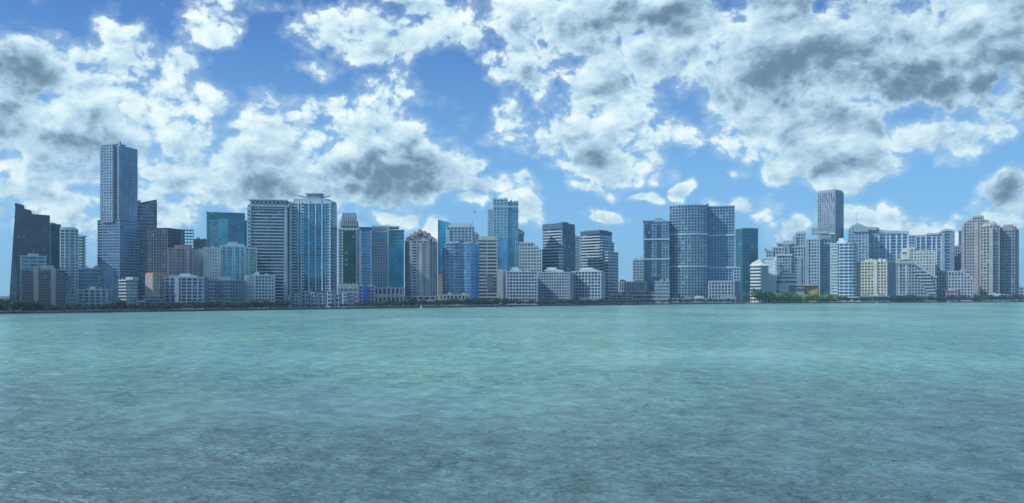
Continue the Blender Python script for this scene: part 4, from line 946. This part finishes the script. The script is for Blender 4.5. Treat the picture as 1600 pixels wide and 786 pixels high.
# base colour darkened near the viewpoint, imitating weaker sky reflection there; ragged edge
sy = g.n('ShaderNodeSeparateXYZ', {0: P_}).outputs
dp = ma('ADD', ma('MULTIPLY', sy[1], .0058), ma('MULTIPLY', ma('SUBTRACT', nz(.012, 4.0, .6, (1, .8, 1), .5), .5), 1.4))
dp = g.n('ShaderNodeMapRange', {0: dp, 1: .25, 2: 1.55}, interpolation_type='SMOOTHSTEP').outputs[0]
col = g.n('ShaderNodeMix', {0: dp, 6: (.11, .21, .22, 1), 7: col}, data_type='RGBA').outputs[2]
# light and dark of ripples and gust streaks painted into the base colour
rip = ma('ADD', ma('ADD', ma('MULTIPLY', nz(1.0, 4.0, .6, (.5, 1, 1), .4), 1.5), ma('MULTIPLY', nz(.30, 4.0, .6, (.75, .6, 1), .3), 2.0)), ma('ADD', ma('MULTIPLY', nz(.11, 4.0, .65, (.9, .42, 1), .2), 1.1), ma('MULTIPLY', nz(.045, 3.0, .6, (1, .4, 1), .2), .5)))
rv = g.n('ShaderNodeMapRange', {0: rip, 1: 2.02, 2: 3.02, 3: .64, 4: 1.38}).outputs[0]
col = g.n('ShaderNodeVectorMath', {0: col, 'Scale': rv}, operation='SCALE').outputs[0]
rg = g.n('ShaderNodeMapRange', {0: patch, 1: .38, 2: .64, 3: .20, 4: .26}).outputs[0]
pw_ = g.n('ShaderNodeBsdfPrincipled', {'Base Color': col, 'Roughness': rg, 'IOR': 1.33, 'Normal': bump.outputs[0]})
g.out(pw_.outputs[0])
# one sheet: fine waves near, coarser far away
m = MB(); rows = []; y = 18.0
while y < 1400: rows.append(y); y *= 1.0065
rows = [-FAR, -400.0, 0.0, 9.0]+rows+[1500.0, 1900.0, 2600.0, 4500.0, FAR]
NX = 330; m.v = []
for y in rows:
    near = 18 <= y < 1400
    half = max(60.0, y*.72) if near else None
    for i in range(NX+1):
        u = -1+2*i/NX
        if near or y == 9.0:
            hh = half if near else 60.0
            x = u*hh if abs(u) < .985 else u/abs(u)*(hh if abs(u) < .999 else FAR)
        else:
            x = u*FAR*.9 if abs(u) < .999 else u*FAR
        z = 0.0
        if near and abs(x) < 4000:
            fade = max(0.0, 1-y/1200)
            p = Vector((x*.16, y*.30, 0)); q = Vector((x*.5+7, y*.95, 3))
            z = fade*.6*(.42*mnoise.noise(p)+.20*mnoise.noise(q)+.30*mnoise.noise(Vector((x*.05, y*.09, 9))))
        m.v.append((x, y, z-.1))
K_ = NX+1
m.f = [[j*K_+i, j*K_+i+1, (j+1)*K_+i+1, (j+1)*K_+i] for j in range(len(rows)-1) for i in range(NX)]
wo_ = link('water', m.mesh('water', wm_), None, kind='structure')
wo_.data.polygons.foreach_set('use_smooth', [True]*len(wo_.data.polygons))

# ------------------------------------------------------------------ trees
def foliage(c, name='foliage', rough=.7):
    mt = newmat(name); g = G(mt)
    gi = g.n('ShaderNodeNewGeometry'); oi = g.n('ShaderNodeObjectInfo')
    r = g.n('ShaderNodeMapRange', {0: gi.outputs['Random Per Island'], 3: .55, 4: 1.5})
    r2 = g.n('ShaderNodeMapRange', {0: oi.outputs['Random'], 3: .75, 4: 1.25})
    mm = g.n('ShaderNodeMath', {0: r.outputs[0], 1: r2.outputs[0]}, operation='MULTIPLY')
    v = g.n('ShaderNodeVectorMath', {0: c, 'Scale': mm.outputs[0]}, operation='SCALE')
    g.out(g.n('ShaderNodeBsdfPrincipled', {'Base Color': v.outputs[0], 'Roughness': rough}).outputs[0]); return mt
f_dark = foliage((.040, .078, .052)); f_green = foliage((.075, .18, .045)); f_bright = foliage((.16, .32, .05)); bark = wall((.12, .09, .07), .9, .3)
def crown_mesh(seed, mat, w=1.0, hgt=1.0):
    r = random.Random(seed); m = MB()
    lobes = [(Vector((r.uniform(-.5, .5)*w, r.uniform(-.5, .5)*w, r.uniform(.42, .82)*hgt)), r.uniform(.22, .40)) for _ in range(8)]
    for c, rad in lobes:
        for k in range(52):
            d = Vector((r.gauss(0, 1), r.gauss(0, 1), r.gauss(0, 1))).normalized()*rad*r.uniform(.55, 1.08)
            p = c+Vector((d.x*w, d.y*w, d.z*.75*hgt)); s = r.uniform(.05, .10)
            a = Vector((r.gauss(0, 1), r.gauss(0, 1), r.gauss(0, .7))).normalized(); b_ = a.cross(Vector((r.gauss(0, 1), r.gauss(0, 1), r.gauss(0, 1)))).normalized()
            i = len(m.v); m.v += [tuple(p-a*s), tuple(p+b_*s*.7), tuple(p+a*s), tuple(p-b_*s*.7)]; m.f.append([i, i+1, i+2, i+3])
    return m.mesh('crown', mat)
def trunk_mesh(seed):
    r = random.Random(seed); m = MB().bar((0, 0, 0), (.02, 0, .42), .045, 6, .03)
    for k in range(5):
        th = k*1.3+r.random(); m.bar((.02, 0, .32+.02*k), (.32*math.cos(th), .32*math.sin(th), .60+.1*r.random()), .02, 4, .008)
    return m.mesh('trunk', bark)
TR = {}
for key, mt in (('dark', f_dark), ('green', f_green), ('bright', f_bright)):
    TR[key] = [(crown_mesh(s+len(key)*10, mt, w, 1.0), trunk_mesh(s)) for s, w in ((1, 1.0), (2, 1.35), (3, .8), (4, 1.1))]
def palm_meshes(mat):
    m = MB(); r = random.Random(9)
    for k in range(13):
        th = k*2*PI/13+r.random()*.3; up = r.uniform(-.1, .5); prev = Vector((0, 0, 1.0)); d = Vector((math.cos(th), math.sin(th), up)); side = Vector((-math.sin(th), math.cos(th), 0))
        for j in range(4):
            nx_ = prev+d*.10; d.z -= .42; wv_ = .05*(1-j*.2)
            i = len(m.v); m.v += [tuple(prev-side*wv_), tuple(prev+side*wv_), tuple(nx_+side*wv_*.75), tuple(nx_-side*wv_*.75)]; m.f.append([i, i+1, i+2, i+3]); prev = nx_
    return m.mesh('crown', mat), MB().bar((0, 0, 0), (.03, 0, .5), .03, 6, .024).bar((.03, 0, .5), (0, 0, 1.0), .024, 6, .018).mesh('trunk', bark)
PM = {'dark': palm_meshes(f_dark), 'green': palm_meshes(f_green)}
def tree(x, off, hpx, key, label, group, palm=False, var=None):
    D = shore_D(x)+off; X, Y = wpos(x, D); s = hpx*D/F
    cm, tm = PM[key] if palm else TR[key][rt.randrange(4) if var is None else var]
    o = link('palm_tree' if palm else 'tree', None, None, (X, Y, GZ), rt.uniform(0, 6.28)); o.scale = (s, s, s)
    o['label'] = label; o['category'] = 'palm tree' if palm else 'tree'; o['group'] = group
    link('crown', cm, o); link('trunk', tm, o)
rt = random.Random(21)
ZONES = [(-6, 24, 12, 22, 'dark', 'dark tree in the thick clump left of the slanting slab tower'), (24, 56, 12, 18, 'dark', 'dark tree in front of the low dark brown block, left half'),
 (56, 104, 8, 13, 'dark', 'low dark tree before the right half of the dark brown block'), (104, 122, 4, 13, 'dark', 'dusky tree before the small grey house on the left shore'),
 (122, 168, 8, 11, 'dark', 'dusky tree before the block with white stepped balconies'), (168, 214, 9, 15, 'dark', 'dusky tree before the small pale block with a bright balcony edge'),
 (214, 262, 11, 13, 'dark', 'dusky tree before the orange roofed block and grey garage'), (262, 324, 12, 13, 'dark', 'dark tree before the wide blue grey block with a pale fin'),
 (324, 384, 12, 13, 'dark', 'dark tree before the low slate block with balcony stacks'), (384, 450, 12, 14, 'dark', 'dark tree before the white grid block with a rooftop lantern'),
 (450, 556, 10, 7, 'dark', 'small dark tree before the shorefront row of curved balcony bays'), (556, 590, 6, 11, 'dark', 'dark tree before the low slab with a vivid blue panel'),
 (590, 632, 9, 11, 'dark', 'dark tree below the office tower with a punched window grid'), (632, 684, 11, 12, 'dark', 'dark tree below the rosy brown dome topped tower'),
 (684, 750, 13, 12, 'dark', 'dark tree below the rounded blue glass tower'), (750, 792, 9, 12, 'dark', 'dark tree below the cream striped slab and white base'),
 (792, 841, 9, 9, 'dark', 'small dark tree before the leftmost low white grid block'), (841, 893, 10, 9, 'dark', 'small dark tree before the middle low white grid block'),
 (893, 945, 10, 9, 'dark', 'small dark tree before the rightmost low white grid block'), (945, 1046, 12, 8, 'dark', 'low dark tree in front of the tiered parking deck'),
 (1046, 1150, 12, 8, 'dark', 'low dark tree at the foot of the wide double tower'), (1196, 1232, 12, 18, 'green', 'green tree before the low white terraced hotel'),
 (1232, 1300, 20, 13, 'green', 'green tree in the lush belt before the yellow hall'), (1298, 1342, 9, 10, 'dark', 'dark tree under the rounded tower with bright white bands'),
 (1342, 1398, 11, 9, 'dark', 'dark tree under the sunlit cream block'), (1398, 1463, 12, 11, 'dark', 'dark tree before the dark terraced sloping block'),
 (1463, 1500, 8, 10, 'dark', 'dark tree before the low reddish brick building'), (1500, 1602, 18, 12, 'dark', 'dark tree on the right shore before the twin brown towers')]
ZONES = [z+(z[5].replace('tree', 'trees', 1),) for z in ZONES]
for (xa, xb, cnt, hp, key, lab, grp) in ZONES:
    for k in range(cnt):
        x = xa+(xb-xa)*(k+rt.random())/cnt
        tree(x, rt.uniform(7, 26), hp*.88*rt.uniform(.65, 1.2), 'bright' if key == 'green' and rt.random() < .45 else key, lab, grp)
for x, h, key in ((3, 15, 'dark'), (56, 16, 'dark'), (176, 16, 'dark'), (212, 19, 'dark'), (246, 14, 'dark'), (350, 16, 'dark'), (408, 15, 'dark'), (596, 14, 'dark'), (700, 14, 'dark')):
    tree(x, rt.uniform(10, 18), h, key, 'dusky slim palm standing up out of the dark left shore trees', 'palms on the left shore', True)
for x, h, key in ((1163, 12, 'green'), (1168, 14, 'green'), (1174, 17, 'green'), (1179, 15, 'green'), (1184, 18, 'green'), (1232, 16, 'green'), (1290, 15, 'green')):
    tree(x, rt.uniform(10, 20), h, key, 'bright green palm in the cluster by the white curved building', 'green palms by the white curved building', True)
for k, x in enumerate((1187, 1191, 1195)):
    tree(x, 12+k, 24-3*k, 'green', ('tallest dark green tree, right of the palm cluster', 'second tall green tree right of the palm cluster', 'third tall green tree right of the palm cluster')[k], 'tall green trees beside the palms', False, 2)
# ------------------------------------------------------------------ small things on the shore
def at_shore(x, off, z=0.0): D = shore_D(x)+off; X, Y = wpos(x, D); return X, Y, z, D/F
X, Y, z, s = at_shore(1172, -9)
o = link('barge', None, None, (X, Y, 0)); o['label'] = 'low rust red barge moored at the palm covered point'; o['category'] = 'barge'
hw = 12*s
link('hull', MB().poly_prism([(-hw, -4), (hw, -4), (hw+2, 0), (hw, 4), (-hw, 4), (-hw-2, 0)], -.6, 1.8).mesh('hull', wall((.42, .17, .10), .8, .4)), o)
link('deck_crate', MB().box(-hw*.5, -hw*.1, -2, 2, 1.8, 3.4).mesh('deck_crate', wall((.45, .25, .16))), o)
link('deck_crate', MB().box(hw*.2, hw*.7, -2, 2, 1.8, 2.9).mesh('deck_crate', wall((.5, .45, .4))), o)
def sailboat(x, off, hpx, label, sail, name='sailboat'):
    X, Y, z, s = at_shore(x, off); H = hpx*s
    o = link(name, None, None, (X, Y, 0), .3); o['label'] = label; o['category'] = 'sailboat'
    l = H*.42; W_ = wall((.85, .86, .86), .4, .1)
    hull = [(-l, 0), (-l*.8, -l*.22), (l*.4, -l*.25), (l, 0), (l*.4, l*.25), (-l*.8, l*.22)]
    link('hull', MB().poly_prism(scaled(hull, .8, .7), -.3, H*.10, hull).mesh('hull', W_), o)
    link('cabin', MB().box(-l*.4, l*.2, -l*.12, l*.12, H*.10, H*.16).mesh('cabin', W_), o)
    link('mast', MB().bar((0, 0, H*.1), (0, 0, H), .16, 6, .1).mesh('mast', W_), o)
    link('boom', MB().bar((0, 0, H*.2), (-l*.8, 0, H*.2), .12).mesh('boom', W_), o)
    m = MB()
    if sail: m.v = [(-.1, 0, H*.22), (-l*.8, .15, H*.22), (-.1, 0, H*.95), (-.1, .12, H*.22), (-l*.8, .27, H*.22), (-.1, .12, H*.95)]; m.f = [[0, 1, 2], [5, 4, 3], [0, 3, 4, 1], [1, 4, 5, 2], [2, 5, 3, 0]]
    else: m.bar((-.2, 0, H*.24), (-l*.75, 0, H*.23), .42, 6, .25)
    link('sail', m.mesh('sail', W_), o)
sailboat(658.5, -14, 6.5, 'tiny white sailboat with a raised triangular sail below the dome topped tower', True)
sailboat(1370, -16, 6.5, 'tiny white moored sailboat with a furled sail below the sunlit cream block', False)
sailboat(1481.5, -16, 5.5, 'tiny white moored sailboat below the low reddish brick building', False)
# a pair of birds in flight
def bird(px, py, D, tilt, label):
    X, Y = wpos(px, D); Z = CAMZ+(HOR-py)/F*D
    o = link('bird', None, None, (X, Y, Z), .6); o['label'] = label; o['category'] = 'bird'; o['group'] = 'two birds over the city'
    bm = wall((.05, .06, .07), .9, 0)
    body = MB().bar((0, -.32, 0), (0, -.05, .03), .03, 8, .11).bar((0, -.05, .03), (0, .28, 0), .11, 8, .03); body.bar((0, .28, 0), (0, .42, .0), .05, 6, .09)
    link('body', body.mesh('body', bm), o)
    for sgn in (-1, 1):
        m = MB(); q = [(0, -.13, .03), (0, .16, .03), (sgn*.42, .10, tilt*.42), (sgn*.85, -.12, tilt*.72), (sgn*.40, -.10, tilt*.40)]
        m.v = q+[(a, c, d+.03) for a, c, d in q]; m.f = [[0, 1, 2, 4], [4, 2, 3], [8-1+0, 6, 5, 9], [8, 7, 9], [0, 5, 6, 1], [1, 6, 7, 2], [2, 7, 8, 3], [3, 8, 9, 4], [4, 9, 5, 0]]
        m.f[2] = [9, 7, 6, 5]; m.f[3] = [8, 7, 9]
        link('wing', m.mesh('wing', bm), o)
bird(740, 332, 330, 1.3, 'left one of the two dark birds above the spired tower')
bird(742.7, 332.5, 322, 1.6, 'right one of the two dark birds above the spired tower')
# ------------------------------------------------------------------ haze
hz = newmat('haze_air'); g = G(hz)
pv = g.n('ShaderNodeVolumePrincipled', {'Color': (.50, .76, 1.0, 1), 'Density': 0.000065, 'Anisotropy': 0.2})
o_ = g.n('ShaderNodeOutputMaterial'); g.t.links.new(pv.outputs[0], o_.inputs[1])
link('haze', MB().box(-FAR-60, FAR+60, -FAR-60, FAR+60, -3.0, 330.0).mesh('haze', hz), None, kind='stuff')
